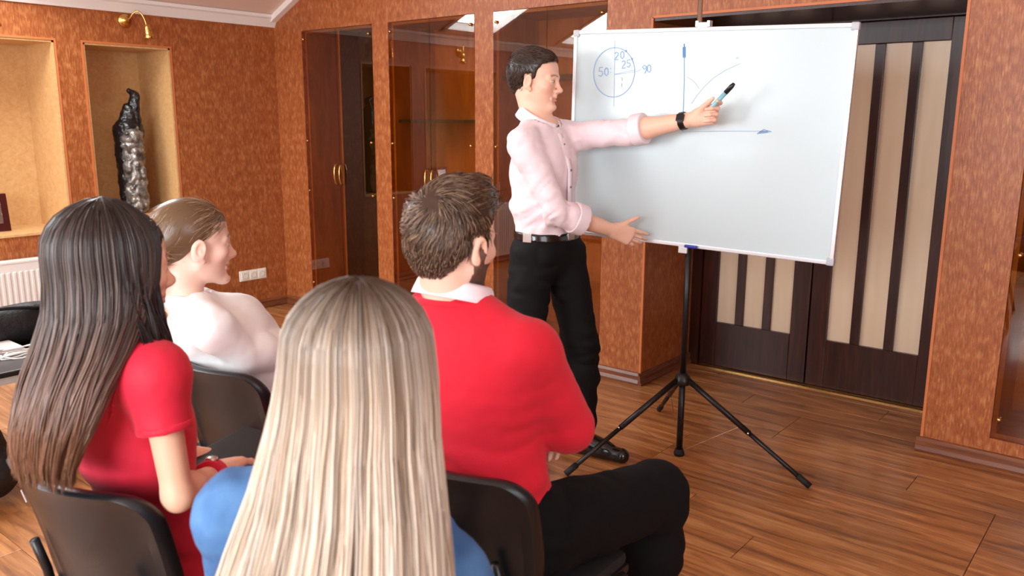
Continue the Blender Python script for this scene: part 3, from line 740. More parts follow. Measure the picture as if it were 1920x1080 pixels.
# ---- hair strands as thin three-sided tubes
def strand_mesh(paths, rad, cols, taper=None):
    """paths (n,m,3), rad (n,), cols (n,m,3)"""
    n, m, _ = paths.shape; T = np.gradient(paths, axis=1); T /= (np.linalg.norm(T, axis=2, keepdims=True)+1e-9)
    ref = np.tile(A(.31, .17, .93), (n, 1)); ref = np.where(np.abs((T[:, 0]*ref).sum(1, keepdims=True)) > .95, A(1, 0, 0), ref)
    ref = rng.normal(size=(n, 3))
    U = np.cross(T, ref[:, None, :]); U /= (np.linalg.norm(U, axis=2, keepdims=True)+1e-9); W = np.cross(T, U)
    tp = np.ones(m) if taper is None else taper
    V = np.zeros((n, m, 3, 3), np.float32)
    for k in range(3):
        a = 2*PI*k/3; V[:, :, k] = paths+(U*math.cos(a)+W*math.sin(a))*(rad[:, None, None]*tp[None, :, None])
    base = (np.arange(n)[:, None, None]*m+np.arange(m-1)[None, :, None])*3
    k0 = np.arange(3)[None, None, :]; k1 = (k0+1) % 3
    Fq = np.stack([base+k0, base+k1, base+3+k1, base+3+k0], -1).reshape(-1, 4)
    C_ = np.repeat(cols[:, :, None, :], 3, axis=2).reshape(-1, 3)
    return V.reshape(-1, 3), Fq, C_
def merge(parts):
    V, F, C_ = [], [], []; o = 0
    for (v, f, c) in parts: V.append(v); F.append(f+o); C_.append(c); o += len(v)
    return np.concatenate(V), np.concatenate(F), np.concatenate(C_)
def lin(*c): return np.array(S(*c)[:3])
def sample_surface(V, Q, n):
    a, b_, c = V[Q[:, 0]], V[Q[:, 1]], V[Q[:, 2]]; nr = np.cross(b_-a, V[Q[:, 3]]-a)+np.cross(c-b_, V[Q[:, 3]]-b_); ar = np.linalg.norm(nr, axis=1)
    p = ar/ar.sum(); i = rng.choice(len(Q), n, p=p); u, v = rng.random(n)[:, None], rng.random(n)[:, None]
    d = V[Q[:, 3]]
    P = (a[i]*(1-u)+b_[i]*u)*(1-v)+(d[i]*(1-u)+c[i]*u)*v
    return P, nr[i]/(np.linalg.norm(nr[i], axis=1, keepdims=True)+1e-12)

# ---- anatomy
class Head:
    """local axes: x right, y forward, z up, origin between the ears at eye level"""
    def __init__(s, c, az, pitch=0, roll=0, sc=1., female=False, nose=1.):
        s.c = A(c); s.R = frame(az, pitch, roll); s.s = sc; s.fem = female; s.nose = nose
    def w(s, x, y, z): return s.c+s.R @ (A(x, y, z)*s.s)
    def loc(s, P): return ((P-s.c) @ s.R)/s.s
    def add(s, F, face=True):
        e = lambda c, r, k=.02, mode='add', rot=None: F.ell(s.w(*c), A(r)*s.s, s.R if rot is None else s.R @ rot, k*s.s, mode)
        c_ = lambda a, b_, ra, rb, k=.02, mode='add': F.rc(s.w(*a), s.w(*b_), ra*s.s, rb*s.s, k*s.s, mode=mode)
        j = .92 if s.fem else 1.
        e((0, -.016, .036), (.075, .096, .083))
        e((0, .030, .040), (.064, .058, .060), .03)
        e((0, .028, -.035), (.060*j, .060, .078), .03)
        c_((.050*j, -.002, -.055), (.016, .068, -.100), .017, .013, .03); c_((-.050*j, -.002, -.055), (-.016, .068, -.100), .017, .013, .03)
        e((0, .083, -.103), (.020, .016, .016), .02)
        if face:
            for q in (-1, 1):
                e((q*.042, .058, -.024), (.022, .022, .018), .025)
                c_((q*.012, .089, .016), (q*.044, .072, .014), .0085, .007, .018)
                e((q*.031, .0985, -.001), (.017, .0145, .0105), .012, 'sub')
                e((q*.031, .0765, -.002), (.0150, .0142, .0128), .006)
                e((q*.031, .0925, -.0025), (.0135, .0080, .0045), .002, 'sub')
                e((q*.0115*s.nose, .0985, -.040), (.0085, .010, .0075), .008)
            c_((0, .090, .004), (0, .107+.008*(s.nose-1), -.032), .0065, .0085, .014)
            e((0, .1095+.012*(s.nose-1), -.0355), (.0095, .0095, .0085), .010)
            c_((0, .094, -.046), (0, .090, -.058), .006, .007, .012)
            for q in (-1, 1):
                c_((0, .0915, -.0655), (q*.021, .081, -.0695), .0050, .003, .007)
                c_((0, .0905, -.0775), (q*.019, .081, -.0725), .0060, .0035, .007)
            c_((-.013, .0965, -.0712), (.013, .0965, -.0712), .0016, .0016, .003, 'sub')
            e((0, .0945, -.0895), (.016, .008, .006), .010, 'sub')
        for q in (-1, 1):
            a = math.radians(18)*q; rot = np.array([[math.cos(a), math.sin(a), 0], [-math.sin(a), math.cos(a), 0], [0, 0, 1]])
            t = math.radians(-12); rx = np.array([[1, 0, 0], [0, math.cos(t), -math.sin(t)], [0, math.sin(t), math.cos(t)]])
            e((q*.078, -.010, -.012), (.0085, .0195, .0315), .008, rot=rot @ rx)
            e((q*.087, -.006, -.007), (.0075, .0115, .0195), .004, 'sub', rot=rot @ rx)
            e((q*.0785, -.004, -.016), (.006, .006, .009), .006)
            e((q*.0755, .002, -.040), (.0065, .008, .009), .008)
    def neck(s, F, base, r=.056):
        F.rc(s.w(0, -.031, -.048), base, r*.94, r*1.04, .022)
        F.rc(s.w(0, .0, -.085), A(base)+s.R[:, 1]*.012, r*.5, r*.7, .02)
    def paint(s, P, base, lips, brow, hair=None, beard=None, blush=.35):
        q = s.loc(P); x, y, z = np.abs(q[:, 0]), q[:, 1], q[:, 2]; C_ = np.tile(base, (len(P), 1)).astype(np.float32)
        inh = (np.abs(z) < .16) & (y > -.14) & (y < .14) & (x < .1)
        def mixin(mask, col): 
            mm = (np.clip(mask, 0, 1)*inh)[:, None]; C_[:] = C_*(1-mm)+np.asarray(col)[None]*mm
        red = base*A(1.0, .74, .70)
        mixin(blush*np.exp(-((x-.043)/.02)**2-((z+.035)/.022)**2)*(y > .03), red)
        mixin(.5*np.exp(-(x/.012)**2-((z+.034)/.012)**2)*(y > .095), red)
        mixin(.55*np.exp(-((z+.012)/.035)**2)*(x > .0795)*(np.abs(y+.008) < .03), red)
        if beard is not None:
            m = ((z < -.045+.05*np.clip((.02-y)/.03, 0, 1)) & (y > -.012) & (z > -.125)) & ~((z > -.082) & (z < -.062) & (x < .022) & (y > .07))
            mixin(.9*m*(1-np.clip((-z-.105)/.02, 0, 1)*(y < .05)), beard)
            mixin(.6*((z > -.062) & (z < -.046) & (x < .028) & (y > .075)), beard)
        mixin(.85*np.exp(-((z+.0665)/.0045)**2)*(x < .0215)*(y > .078), lips); mixin(.85*np.exp(-((z+.0775)/.0052)**2)*(x < .019)*(y > .078), lips)
        mixin(.85*np.exp(-((z+.0713)/.0016)**2)*(x < .0235)*(y > .078), lips*.45)  # shade of the crease between the lips, put into the skin colour
        bz = .0195+.004*np.sin(np.clip((x-.012)/.036, 0, 1)*PI)
        mixin(.85*np.exp(-((z-bz)/.0036)**2)*(x > .012)*(x < .05)*(y > .05), brow)
        ez_ = np.abs(z+.002); mixin(.75*np.exp(-((ez_-.0042)/.0018)**2)*(np.abs(x-.031) < .0145)*(y > .082), brow*.8)
        return C_
    def eyes(s, parent, iris):
        for q in (-1, 1):
            c = s.w(q*.031, .0762, -.002); n = 16; V, Fq, C_ = [], [], []
            r = .0136*s.s
            for i in range(n+1):
                th = PI*i/n
                for k in range(n):
                    ph = 2*PI*k/n; d = A(math.sin(th)*math.cos(ph), math.cos(th), math.sin(th)*math.sin(ph)); V.append(c+s.R @ (d*r))
                    C_.append(A(.01, .01, .01) if th < .2 else (iris if th < .45 else lin(236, 230, 226)))
            for i in range(n):
                for k in range(n): Fq.append((i*n+k, i*n+(k+1) % n, (i+1)*n+(k+1) % n, (i+1)*n+k))
            link('eye', np_mesh('eye', np.array(V)-A(root_loc(parent)), Fq, np.array(C_)), MT['eye'], parent)
def hand(F, wrist, d, n, side, curls, s_=1., thumb=(.6, .7, .35), tcurl=.3, spread=.10, r=1.):
    """d: direction of the palm, n: palm normal, side: +1/-1 where the thumb is along cross(d,n)"""
    d = unit(d); n = unit(n-d*(n @ d)); t = np.cross(d, n)*side; wrist = A(wrist)
    lens = [(.042, .026, .020), (.046, .029, .021), (.043, .027, .020), (.034, .021, .018)]; off = [.030, .010, -.010, -.028]; fwd = [.084, .088, .084, .076]
    for i in range(4):
        kn = wrist+(d*fwd[i]+t*off[i])*s_
        F.rc(wrist+t*off[i]*.55*s_+d*.005, kn, .0165*s_*r, .0118*s_*r, .016, sq=None)
        p = kn; a = 0.
        sp = spread*(1.2-i)
        for j in range(3):
            a += curls[i][j] if hasattr(curls[i], '__len__') else curls[i]
            dd = unit((d*math.cos(a)+n*math.sin(a))+t*sp*math.cos(a)*.5); q = p+dd*lens[i][j]*s_
            ra = [.0088, .0080, .0073, .0062]; F.rc(p, q, ra[j]*s_*r, ra[j+1]*s_*r, .004); p = q
    b0 = wrist+(d*.018+t*.020+n*.006)*s_; td = unit(d*thumb[0]+t*thumb[1]+n*thumb[2]); p1 = b0+td*.042*s_
    F.rc(b0, p1, .0165*s_*r, .0110*s_*r, .014)
    t2 = unit(td*math.cos(tcurl)+unit(d+n*.3)*math.sin(tcurl)); p2 = p1+t2*.032*s_; F.rc(p1, p2, .0102*s_*r, .0092*s_*r, .005)
    t3 = unit(t2*math.cos(tcurl*.6)+unit(d)*math.sin(tcurl*.6)); F.rc(p2, p2+t3*.024*s_, .0090*s_*r, .0070*s_*r, .005)
    return p2+t3*.024*s_

def torso(F, J, f, g=0., w=1., k=.04, fem=False, bust=True):
    """J: pelvis, waist, chest, neck, shoulders ; f forward ; g inflation"""
    P = lambda n: A(J[n])
    sq = (f, 1.38)
    F.rc(P('pelvis'), P('waist'), .152*w+g, .130*w*(.92 if fem else 1)+g, k, sq)
    F.rc(P('waist'), P('chest'), .130*w*(.92 if fem else 1)+g, .158*w*(.93 if fem else 1)+g, k, sq)
    F.rc(P('chest'), P('upper'), .158*w*(.93 if fem else 1)+g, .120*w+g, k, sq)
    for q in ('L', 'R'):
        F.rc(P('upper'), P(q+'sh'), .075*w+g, .052*w+g, .04)
        F.rc(P('neck')+A(0, 0, .01), P(q+'sh')+A(0, 0, .012), .042*w+g*.7, .036*w+g*.7, .045)
    if fem and bust:
        r = np.cross(f, A(0, 0, 1.))
        for q in (-1, 1): F.ell(P('chest')+f*.066*w+r*q*.060-A(0, 0, .01), A(.050, .048, .05)+g*.8, k=.035)
def arm(F, J, q, g=0., ga=None, w=1., upto=1., k=.03):
    sh, el, wr = A(J[q+'sh']), A(J[q+'el']), A(J[q+'wr']); ga = g if ga is None else ga
    F.rc(sh, el, .052*w+g, .043*w+g, k); e2 = el+(wr-el)*upto
    F.rc(el, el+(wr-el)*min(.3, upto), .042*w+g, .042*w+ga, .02)
    if upto > .3: F.rc(el+(wr-el)*.3, e2, .042*w+ga, (.042+(.027-.042)*((upto-.3)/.7))*w+ga, .02)
def leg(F, J, q, g=0., gk=None, ga=None, w=1., k=.04):
    hi, kn, an = A(J[q+'hi']), A(J[q+'kn']), A(J[q+'an']); gk = g if gk is None else gk; ga = gk if ga is None else ga
    F.rc(hi, kn, .088*w+g, .058*w+gk, k)
    F.rc(kn, kn+(an-kn)*.35, .056*w+gk, .056*w+gk, .03); F.rc(kn+(an-kn)*.35, an, .056*w+gk, .036*w+ga, .03)
def foot(F, an, toe, g=0., k=.02):
    an, toe = A(an), A(toe); d = unit((toe-an)*A(1, 1, 0)); h = A(an[0], an[1], .035)-d*.035
    F.rc(an, A(an[0], an[1], .045)-d*.02, .034+g, .034+g, k); F.rc(h, toe, .036+g, .030+g, k); F.rc(A(an[0], an[1], .06)+d*.03, toe-d*.05, .034+g, .026+g, k)
def bounds(pts, m=.16): P = np.array(pts); return P.min(0)-m, P.max(0)+m
def body(root, J, H, f, paint, fem=False, w=1., h=.009, fine=(), hands=(), bust=True, face=True, feet=True, hh=.0027):
    lo, hi = bounds([*J.values(), H.c], .13)
    hi[2] = max(hi[2], H.c[2]+.16); lo[2] = min(lo[2], 0) if feet else lo[2]
    F = Fld(lo, hi, h, [(H.c, A(.135, .135, .16), hh)]+list(fine))
    torso(F, J, f, -.006, w, fem=fem, bust=bust)
    for q in ('L', 'R'): arm(F, J, q, -.004, 0, w*(.86 if fem else 1.)); leg(F, J, q, -.008, w=w); foot(F, J[q+'an'], J[q+'to'], -.006)
    H.add(F, face); H.neck(F, J['neck'], .050 if fem else .058)
    for hd in hands: hand(F, *hd[0], **hd[1])
    o = F.build('body', MT['skin'], root, paint); return o
def seat_cut(F, seat):
    """press the shape flat onto a chair seat at (x, y, heading)"""
    F.local(lambda u, v, w_: np.maximum(np.maximum(np.abs(u)-.228, np.abs(v)-.212), w_-.465), A(seat[0], seat[1], 0), frame(seat[2]), 'sub', .006)
def trousers(root, J, f, name, mat, w=1., g=.014, gk=.018, ga=.022, wr=.004, zcut=None, h=.008, amp2=.001, seat=None):
    pts = [J['pelvis'], J['waist']]+[J[q+k] for q in 'LR' for k in ('hi', 'kn', 'an')]
    lo, hi = bounds(pts, .15); F = Fld(lo, hi, h); sq = (f, 1.38)
    F.rc(J['pelvis'], J['waist'], .158*w+g*.5, .136*w+g*.5, .04, sq)
    for q in 'LR': leg(F, J, q, g, gk, ga, w)
    F.disp(wrinkles(wr, (11, 11, 20), amp2, 50))
    if zcut is not None: F.cut((0, 0, zcut), (0, 0, 1))
    if seat is not None: seat_cut(F, seat)
    for q in 'LR':
        a, k_ = A(J[q+'an']), A(J[q+'kn']); d = unit(a-k_); F.cut_near(a-d*.012, d, .13)
    return F.build(name, mat, root)
def shoes(root, J, mat, name='shoe', zs=1.):
    for q in 'LR':
        an, toe = A(J[q+'an']), A(J[q+'to']); lo, hi = bounds([an, toe, (an[0], an[1], 0)], .1); F = Fld(lo, hi, .0055)
        d = unit((toe-an)*A(1, 1, 0)); heel = A(an[0], an[1], 0)-d*.05
        F.rc(heel+A(0, 0, .036), toe+A(0, 0, -.004), .040, .034, .02); F.rc(A(an[0], an[1], .075)-d*.01, toe-d*.09+A(0, 0, .012), .042, .036, .03)
        F.rc(heel+A(0, 0, .05), A(an[0], an[1], .09)-d*.02, .036, .036, .02); F.cut((0, 0, .10), (0, 0, 1))
        F.cut((0, 0, .004), (0, 0, -1), .003)
        F.build(name, mat, root)
def collar_mesh(c, R, r0, rf, h0=.030, leaf=.036, gap=.35, tip=.02, tilt=0.):
    """folded shirt collar: ring around c (frame R: right, forward, up), open at the front"""
    n = 40; prof_n = 7; V = []
    for i in range(n+1):
        a = gap+(2*PI-2*gap)*i/n; fr = max(0, math.cos(a)); front = fr**3
        ca, sa = math.cos(a), math.sin(a); zf = -.018*(1+ca)*.5*2*tilt
        pts = [(0, 0), (.001, h0*.6), (.003, h0), (.008, h0+.003), (.012, h0-.004), (.018, h0-leaf*.6-tip*front*.5), (.022+.022*front, h0-leaf-tip*front)]
        for (dr, dz) in pts:
            rr = r0+dr; V.append(c+R[:, 0]*sa*rr+R[:, 1]*ca*(rf+dr)+R[:, 2]*(dz+zf))
    F = []
    for i in range(n):
        for k in range(prof_n-1): F.append((i*prof_n+k, (i+1)*prof_n+k, (i+1)*prof_n+k+1, i*prof_n+k+1))
    return np.array(V), np.array(F)
def collar(root, name, mat, *a, **k):
    V, F = collar_mesh(*a, **k); o = link(name, np_mesh(name, V-A(root_loc(root)), F), mat, root)
    m = o.modifiers.new('cloth', 'SOLIDIFY'); m.thickness = .0025; m.offset = 0; return o
def band(root, name, mat, build, p, n, half, h=.005, box=.2, k=.002):
    """a strap: the shape made by build(F), kept only within half of the plane p,n"""
    p = A(p); n = unit(n); F = Fld(p-box, p+box, h); build(F); F.cut(p+n*half, n, k); F.cut(p-n*half, -n, k); return F.build(name, mat, root)
def person(name_label, loc):
    r = empty('person', tuple(loc)); tag(r, name_label, 'person'); return r
SKIN = lin(224, 176, 150); SKINP = lin(236, 196, 176); SKINT = lin(222, 172, 140)

# ---- hair builders
def hair_cap(root, H, shapes, hairline, flow, n, length, cols, lift=.004, rad=.0011, h=.004, rough=.004, extra=None, follow=.10, name='hair', amp=.0, jit=.16):
    """shapes: list of (centre, radii, k) in head units; hairline(x,y)->z lower limit; flow(q)->direction; all in head units"""
    s = H.s; F = Fld(H.c-.17, H.c+.17, h)
    for (c, r, k) in shapes: F.ell(H.w(*c), A(r)*s, H.R, k)
    F.local(lambda u, v, w_: (hairline(u/s, v/s)-w_/s)*s, H.c, H.R, 'int', .010)
    if extra is not None: extra(F)
    if amp: F.disp(lambda P: amp*vnoise(P, 45))
    V, Q = F.net(); core = (V, Q, np.tile(cols(np.zeros(1))[0]*.7, (len(V), 1)))
    P, Nn = sample_surface(V, Q, n); q = H.loc(P); nl = Nn @ H.R
    keep = (q[:, 2] > hairline(np.abs(q[:, 0]), q[:, 1])+.004); P, Nn, q, nl = P[keep], Nn[keep], q[keep], nl[keep]
    d = flow(q)+rng.normal(size=q.shape)*jit; d = d-nl*(d*nl).sum(1, keepdims=True); d /= np.linalg.norm(d, axis=1, keepdims=True)+1e-9
    L = length(q)*(.6+.8*rng.random(len(q)))*s
    for _ in range(3):
        e_ = q+d*(L/s)[:, None]*.9-nl*((L/s)**2/(2*follow))[:, None]; L = np.where(e_[:, 2] < hairline(np.abs(e_[:, 0]), e_[:, 1])-.004, L*.5, L)
    m = 6; t = np.linspace(0, 1, m)
    dw = d @ H.R.T; D = L[:, None]*t[None]
    paths = P[:, None, :]-Nn[:, None, :]*.003+dw[:, None, :]*D[:, :, None]+Nn[:, None, :]*(lift*np.sin(t*PI*.7)[None]*(.5+rng.random(len(q))[:, None])-D**2/(2*follow))[:, :, None]
    c = cols(rng.random(len(q))); c = c[:, None, :]*np.linspace(.75, 1.1, m)[None, :, None]
    tv = strand_mesh(paths, rad*(.7+.6*rng.random(len(q))), c, np.array([1, 1, 1, .95, .8, .35]))
    V, Fq, C_ = merge([core, tv]); loc = A(root_loc(root)); return link(name, np_mesh(name, V-loc, Fq, C_), MT['hair'], root)
def palette(*cs):
    cs = np.array([lin(*c) for c in cs])
    def f(t):
        t = np.asarray(t)*(len(cs)-1); i = np.clip(t.astype(int), 0, len(cs)-2); u = (t-i)[:, None]; return cs[i]*(1-u)+cs[i+1]*u
    return f
def long_hair(root, H, az, top, levels, n, rootcol, midcol, tipcol, thmin, m=20, rad=.0012, part=0., clumps=90, name='hair', endj=.05, wave=.006, layers=(.93, 1.015), core=True, thr=None, vr=(.70, 1.28)):
    """levels: (dz, forward, right, a, bfront, bback) from the head origin down; top: apex height"""
    R = frame(az); f, r = R[:, 1], R[:, 0]; lv = np.array(levels, float); dz = -lv[:, 0]
    def C(z): return [np.interp(-z, dz, lv[:, k]) for k in range(1, 6)]
    z0 = lv[0, 0]; fw0, rt0 = lv[0, 1], lv[0, 2]
    def path(th, lay, zend, phs):
        k = len(th); md = 7; P = np.zeros((k, m, 3))
        ph = np.linspace(.04, PI/2, md)
        for i in range(m):
            if i < md:
                rho = math.sin(ph[i]); z = z0+(top-z0)*math.cos(ph[i])*np.ones(k)*(.90+.10*lay)
                zz = np.full(k, z0); spread = rho
            else:
                u = (i-md+1)/(m-md); z = z0+(zend-z0)*u; zz = z; spread = 1.
            fw_, rt_, a, bf, bb2 = C(zz); b_ = np.where(np.cos(th) > 0, bf, bb2)
            x = rt_+a*np.sin(th)*spread*lay+(part*(1-spread) if i < md else 0); y = fw_+b_*np.cos(th)*spread*lay
            wv = wave*min(1, max(0, (i-md)/8)); x = x+wv*np.sin(phs+i*.45); y = y+wv*np.cos(phs*1.7+i*.38)
            P[:, i] = H.c+np.outer(x, r)+np.outer(y, f)+np.outer(z, A(0, 0, 1.))
        return P
    lo_, hi_ = (thmin, 2*PI-thmin) if thr is None else thr
    th = lo_+(hi_-lo_)*rng.random(n); ci = (th/(2*PI)*clumps).astype(int); cc_ = rng.random(clumps*2)
    th = th+.35*(((ci+.5)/clumps*2*PI)-th); lay = layers[0]+(layers[1]-layers[0])*np.sqrt(rng.random(n))*(.97+.03*cc_[ci])
    zend = lv[-1, 0]+endj*(rng.random(n)-.35)+.03*(cc_[ci]-.5); phs = cc_[ci+1]*6.28+rng.random(n)*.8
    P = path(th, lay, zend, phs); P += (rng.normal(size=(n, 1, 3))*.0015)
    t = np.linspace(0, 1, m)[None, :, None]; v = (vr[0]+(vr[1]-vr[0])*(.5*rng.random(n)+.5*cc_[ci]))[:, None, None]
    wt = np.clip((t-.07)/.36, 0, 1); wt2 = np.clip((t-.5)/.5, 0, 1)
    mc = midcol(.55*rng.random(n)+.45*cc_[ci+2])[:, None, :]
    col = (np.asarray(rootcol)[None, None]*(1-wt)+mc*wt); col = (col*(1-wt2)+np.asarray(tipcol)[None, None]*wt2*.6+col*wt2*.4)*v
    tp = np.ones(m); tp[-4:] = [.9, .75, .5, .15]
    parts = [strand_mesh(P, rad*(.7+.7*rng.random(n)), col, tp)]
    if core:
        k = 72; tc = np.linspace(lo_, hi_, k); Pc = path(tc, np.full(k, layers[0]+.01), np.full(k, lv[-1, 0]+.06), np.zeros(k))
        Vc = Pc.reshape(-1, 3); Fc = np.array([(a*m+i, (a+1)*m+i, (a+1)*m+i+1, a*m+i+1) for a in range(k-1) for i in range(m-1)])
        parts.append((Vc, Fc, np.tile(midcol(np.array([.3]))[0]*.8, (len(Vc), 1))))
    V, Fq, C_ = merge(parts); return link(name, np_mesh(name, V-A(root_loc(root)), Fq, C_), MT['hair'], root)
MALE_HL = lambda x, y: np.interp(y, [-.12, -.085, -.05, -.034, -.028, .010, .014, .026, .032, .055, .075, .12], [-.070, -.072, -.062, -.04, .020, .022, -.028, -.026, .030, .050, .064, .066])

FHL2 = lambda x, y: np.interp(y, [-.12, -.085, -.05, .0, .02, .04, .06, .075, .12], [-.06, -.06, -.05, -.045, -.03, .015, .044, .052, .054])
def scalp(root, H, cols):
    def flow(q): return np.stack([np.sign(q[:, 0])*.9, -.35+0*q[:, 0], -.5*(q[:, 2] < .08)-.1], 1)
    hair_cap(root, H, [((0, -.016, .036), (.077, .0985, .0855), .01), ((0, .029, .042), (.0670, .0620, .0630), .02)], FHL2, flow, 2200, lambda q: np.where(q[:, 2] > .095, .012, .035), cols, lift=.002, rad=.0011, h=.005, jit=.06, name='front_hairline')

# ================================================================== PERSON: standing man in the pale pink shirt
def standing_man():
    root = person('standing man in pale pink shirt and black trousers pointing at the whiteboard with a marker', (3.44, -1.08, 0))
    f = unit(A(math.cos(math.radians(2)), math.sin(math.radians(2)), 0))
    H = Head((3.362, -1.10, 1.628), 20, -5, 0, 1.0, nose=1.1)
    J = dict(pelvis=A(3.432, -1.10, .95), waist=A(3.420, -1.10, 1.06), chest=A(3.410, -1.10, 1.27), upper=A(3.395, -1.10, 1.365), neck=A(3.375, -1.10, 1.452),
             Rsh=A(3.425, -1.258, 1.368), Lsh=A(3.415, -.945, 1.392), Rel=A(3.555, -1.205, 1.10), Rwr=A(3.675, -.965, 1.01), Lel=A(3.705, -.925, 1.418), Lwr=A(4.000, -.905, 1.472),
             Rhi=A(3.42, -1.19, .90), Lhi=A(3.45, -1.01, .90), Rkn=A(3.41, -1.22, .50), Lkn=A(3.54, -.985, .50), Ran=A(3.36, -1.25, .085), Lan=A(3.555, -1.00, .085), Rto=A(3.55, -1.30, .035), Lto=A(3.765, -.985, .035))
    base = lin(234, 188, 164)
    def paint(P): return H.paint(P, base, lin(206, 128, 116), lin(120, 84, 62), blush=.5)
    ld = unit(A(.96, .02, .22)); rd = unit(A(.55, .76, -.33)); lw = J['Lwr']
    hands = [((J['Lwr'], ld, A(.05, -1.0, .10), -1, [(.55, .65, .35), (.95, 1.05, .7), (1.05, 1.15, .8), (1.1, 1.2, .8)]), dict(thumb=(.88, .34, .42), tcurl=.12, spread=.03)),
             ((J['Rwr'], rd, np.cross(A(0, 0, 1.), rd), 1, [(.12, .2, .15), (.18, .3, .2), (.25, .35, .25), (.35, .4, .25)]), dict(thumb=(.70, .70, -.10), tcurl=.05, spread=.06))]
    fine = [(J['Lwr']+ld*.09, A(.12, .07, .075), .003), (J['Rwr']+rd*.09, A(.075, .11, .075), .003)]
    bo = body(root, J, H, f, paint, hands=hands, fine=fine, hh=.0024)
    H.eyes(bo, lin(92, 104, 104))
    # shirt
    lo, hi = bounds([J[k] for k in ('pelvis', 'neck', 'Rsh', 'Lsh', 'Rel', 'Lel', 'Rwr')], .14); hi[0] += .1
    F = Fld(lo, hi, .0065)
    torso(F, J, f, .010, 1.0)
    F.rc(J['pelvis']+A(0, 0, .06), J['waist'], .150, .146, .04, (f, 1.34)); F.ell(J['waist']+A(-.01, -.02, .05), (.118, .148, .09), k=.05)
    arm(F, J, 'R', .014, .016, upto=.50); arm(F, J, 'L', .014, .014, upto=.30)
    def fold(P):
        w1 = vnoise(P+.05*np.stack([vnoise(P, 6), vnoise(P+5, 6), vnoise(P+9, 6)], 1), (13, 13, 9)); 
        Q_ = P @ np.array([[.8, .0, .6], [0, 1, 0], [-.6, 0, .8]]).T; w2 = vnoise(Q_+.03*np.stack([vnoise(P, 10)]*3, 1), (14, 14, 34))
        el_ = np.exp(-((P-J['Rel'])**2).sum(1)/.012)+np.exp(-((P-J['Lel'])**2).sum(1)/.012)+.7*np.exp(-((P[:, 2]-1.04)/.06)**2)+.35
        return .0055*(1-2*np.abs(w1))+np.clip(el_, 0, 1.2)*.0065*(1-2.2*np.abs(w2))+.001*vnoise(P, 70)
    F.disp(fold)
    F.cut((0, 0, .972), (0, 0, -1))
    F.rc(J['neck']+A(-.01, 0, -.05), H.w(0, -.005, -.05), .060, .06, .004, mode='sub'); F.cut_near(J['neck']+A(0, 0, .012), (.42, 0, 1), .10)
    dl = unit(J['Lwr']-J['Lel']); dr = unit(J['Rwr']-J['Rel'])
    cl = J['Lel']+dl*.075; cr = J['Rel']+dr*.120
    F.cut_near(cl, dl, .14); F.cut_near(cr, dr, .075)
    sh = F.build('shirt', MT['pinkshirt'], root)
    band(sh, 'rolled_cuff', MT['collarpink'], lambda G_: G_.rc(cl-dl*.06, cl+dl*.03, .0660, .0640, .0), cl-dl*.018, dl, .026, box=.1)
    band(sh, 'rolled_cuff', MT['collarpink'], lambda G_: G_.rc(cr-dr*.06, cr+dr*.03, .0670, .0650, .0), cr-dr*.016, dr, .028, box=.1)
    Rc = frame(8, -24)
    collar(sh, 'collar', MT['collarpink'], J['neck']+A(.004, 0, .006), Rc, .069, .082, h0=.036, leaf=.046, gap=.16, tip=.030, tilt=.3)
    rgt = np.cross(f, A(0, 0, 1.))
    # button placket: follows the chest front
    pl = []
    for i in range(14):
        z = 1.435-(1.435-.985)*i/13; c0 = np.array([np.interp(-z, [-1.475, -1.385, -1.27, -1.06, -.95], [J[k][a] for k in ('neck', 'upper', 'chest', 'waist', 'pelvis')]) for a in range(2)])
        dep = np.interp(-z, [-1.45, -1.385, -1.27, -1.06, -.95], [.080, .106, .134, .124, .124]); pl.append(A(c0[0]+f[0]*dep, c0[1]+f[1]*dep, z))
    bm = B(); L0_, R0_ = [], []
    for p in pl:
        for arr, q in ((L0_, -1), (R0_, 1)): arr.append(bm.bm.verts.new(Vector(p+rgt*q*.016-A(root_loc(sh)))))
    for i in range(13): bm.bm.faces.new((L0_[i], L0_[i+1], R0_[i+1], R0_[i]))
    po = bm.build('button_placket', MT['collarpink'], sh, True); md = po.modifiers.new('t', 'SOLIDIFY'); md.thickness = .004; md.offset = 0
    for i in (0, 2, 5, 7, 10):
        b = B().lathe([(0, .003), (.005, .003), (.0055, 0)], Matrix.Translation(Vector(pl[i]+f*.002-A(root_loc(sh)))) @ Vector(f).to_track_quat('Z', 'Y').to_matrix().to_4x4(), 10); b.build('button', MT['button'], sh, True)
    trousers(root, J, f, 'trousers', MT['blacktrouser'], g=.012, gk=.022, ga=.034, wr=.006, zcut=1.005)
    def bl(G_): G_.rc(J['pelvis']-A(0, 0, .02), J['waist'], .172, .160, .0, (f, 1.36), pad=.3)
    be = band(root, 'belt', MT['leather'], bl, (3.428, -1.10, .990), (.05, 0, 1), .017, box=.22)
    b0 = A(3.428, -1.10, .990)+f*.126
    B().box(-.022, .022, -.004, .006, -.019, .019, bevel=.003, M=Matrix.Translation(Vector(b0-A(root_loc(be)))) @ Matrix.Rotation(math.radians(2)-PI/2+PI, 4, 'Z')).build('buckle', MT['chrome'], be)
    b1 = A(3.428, -1.10, .990)+unit(A(.15, -1, 0))*.166
    B().box(-.020, .020, -.004, .004, -.019, .019, bevel=.002, M=Matrix.Translation(Vector(b1-A(root_loc(be)))) @ Matrix.Rotation(math.radians(12), 4, 'Z')).build('belt_keeper', MT['chrome'], be)
    shoes(root, J, MT['leather'])
    wp = J['Lel']+(J['Lwr']-J['Lel'])*.83
    wa = band(root, 'wristwatch', MT['watch'], lambda G_: G_.rc(wp-dl*.05, wp+dl*.05,   .0375, .0345, .0), wp, dl, .012, h=.0035, box=.08)
    fc = wp+unit(A(.1, -.9, .35))*.036
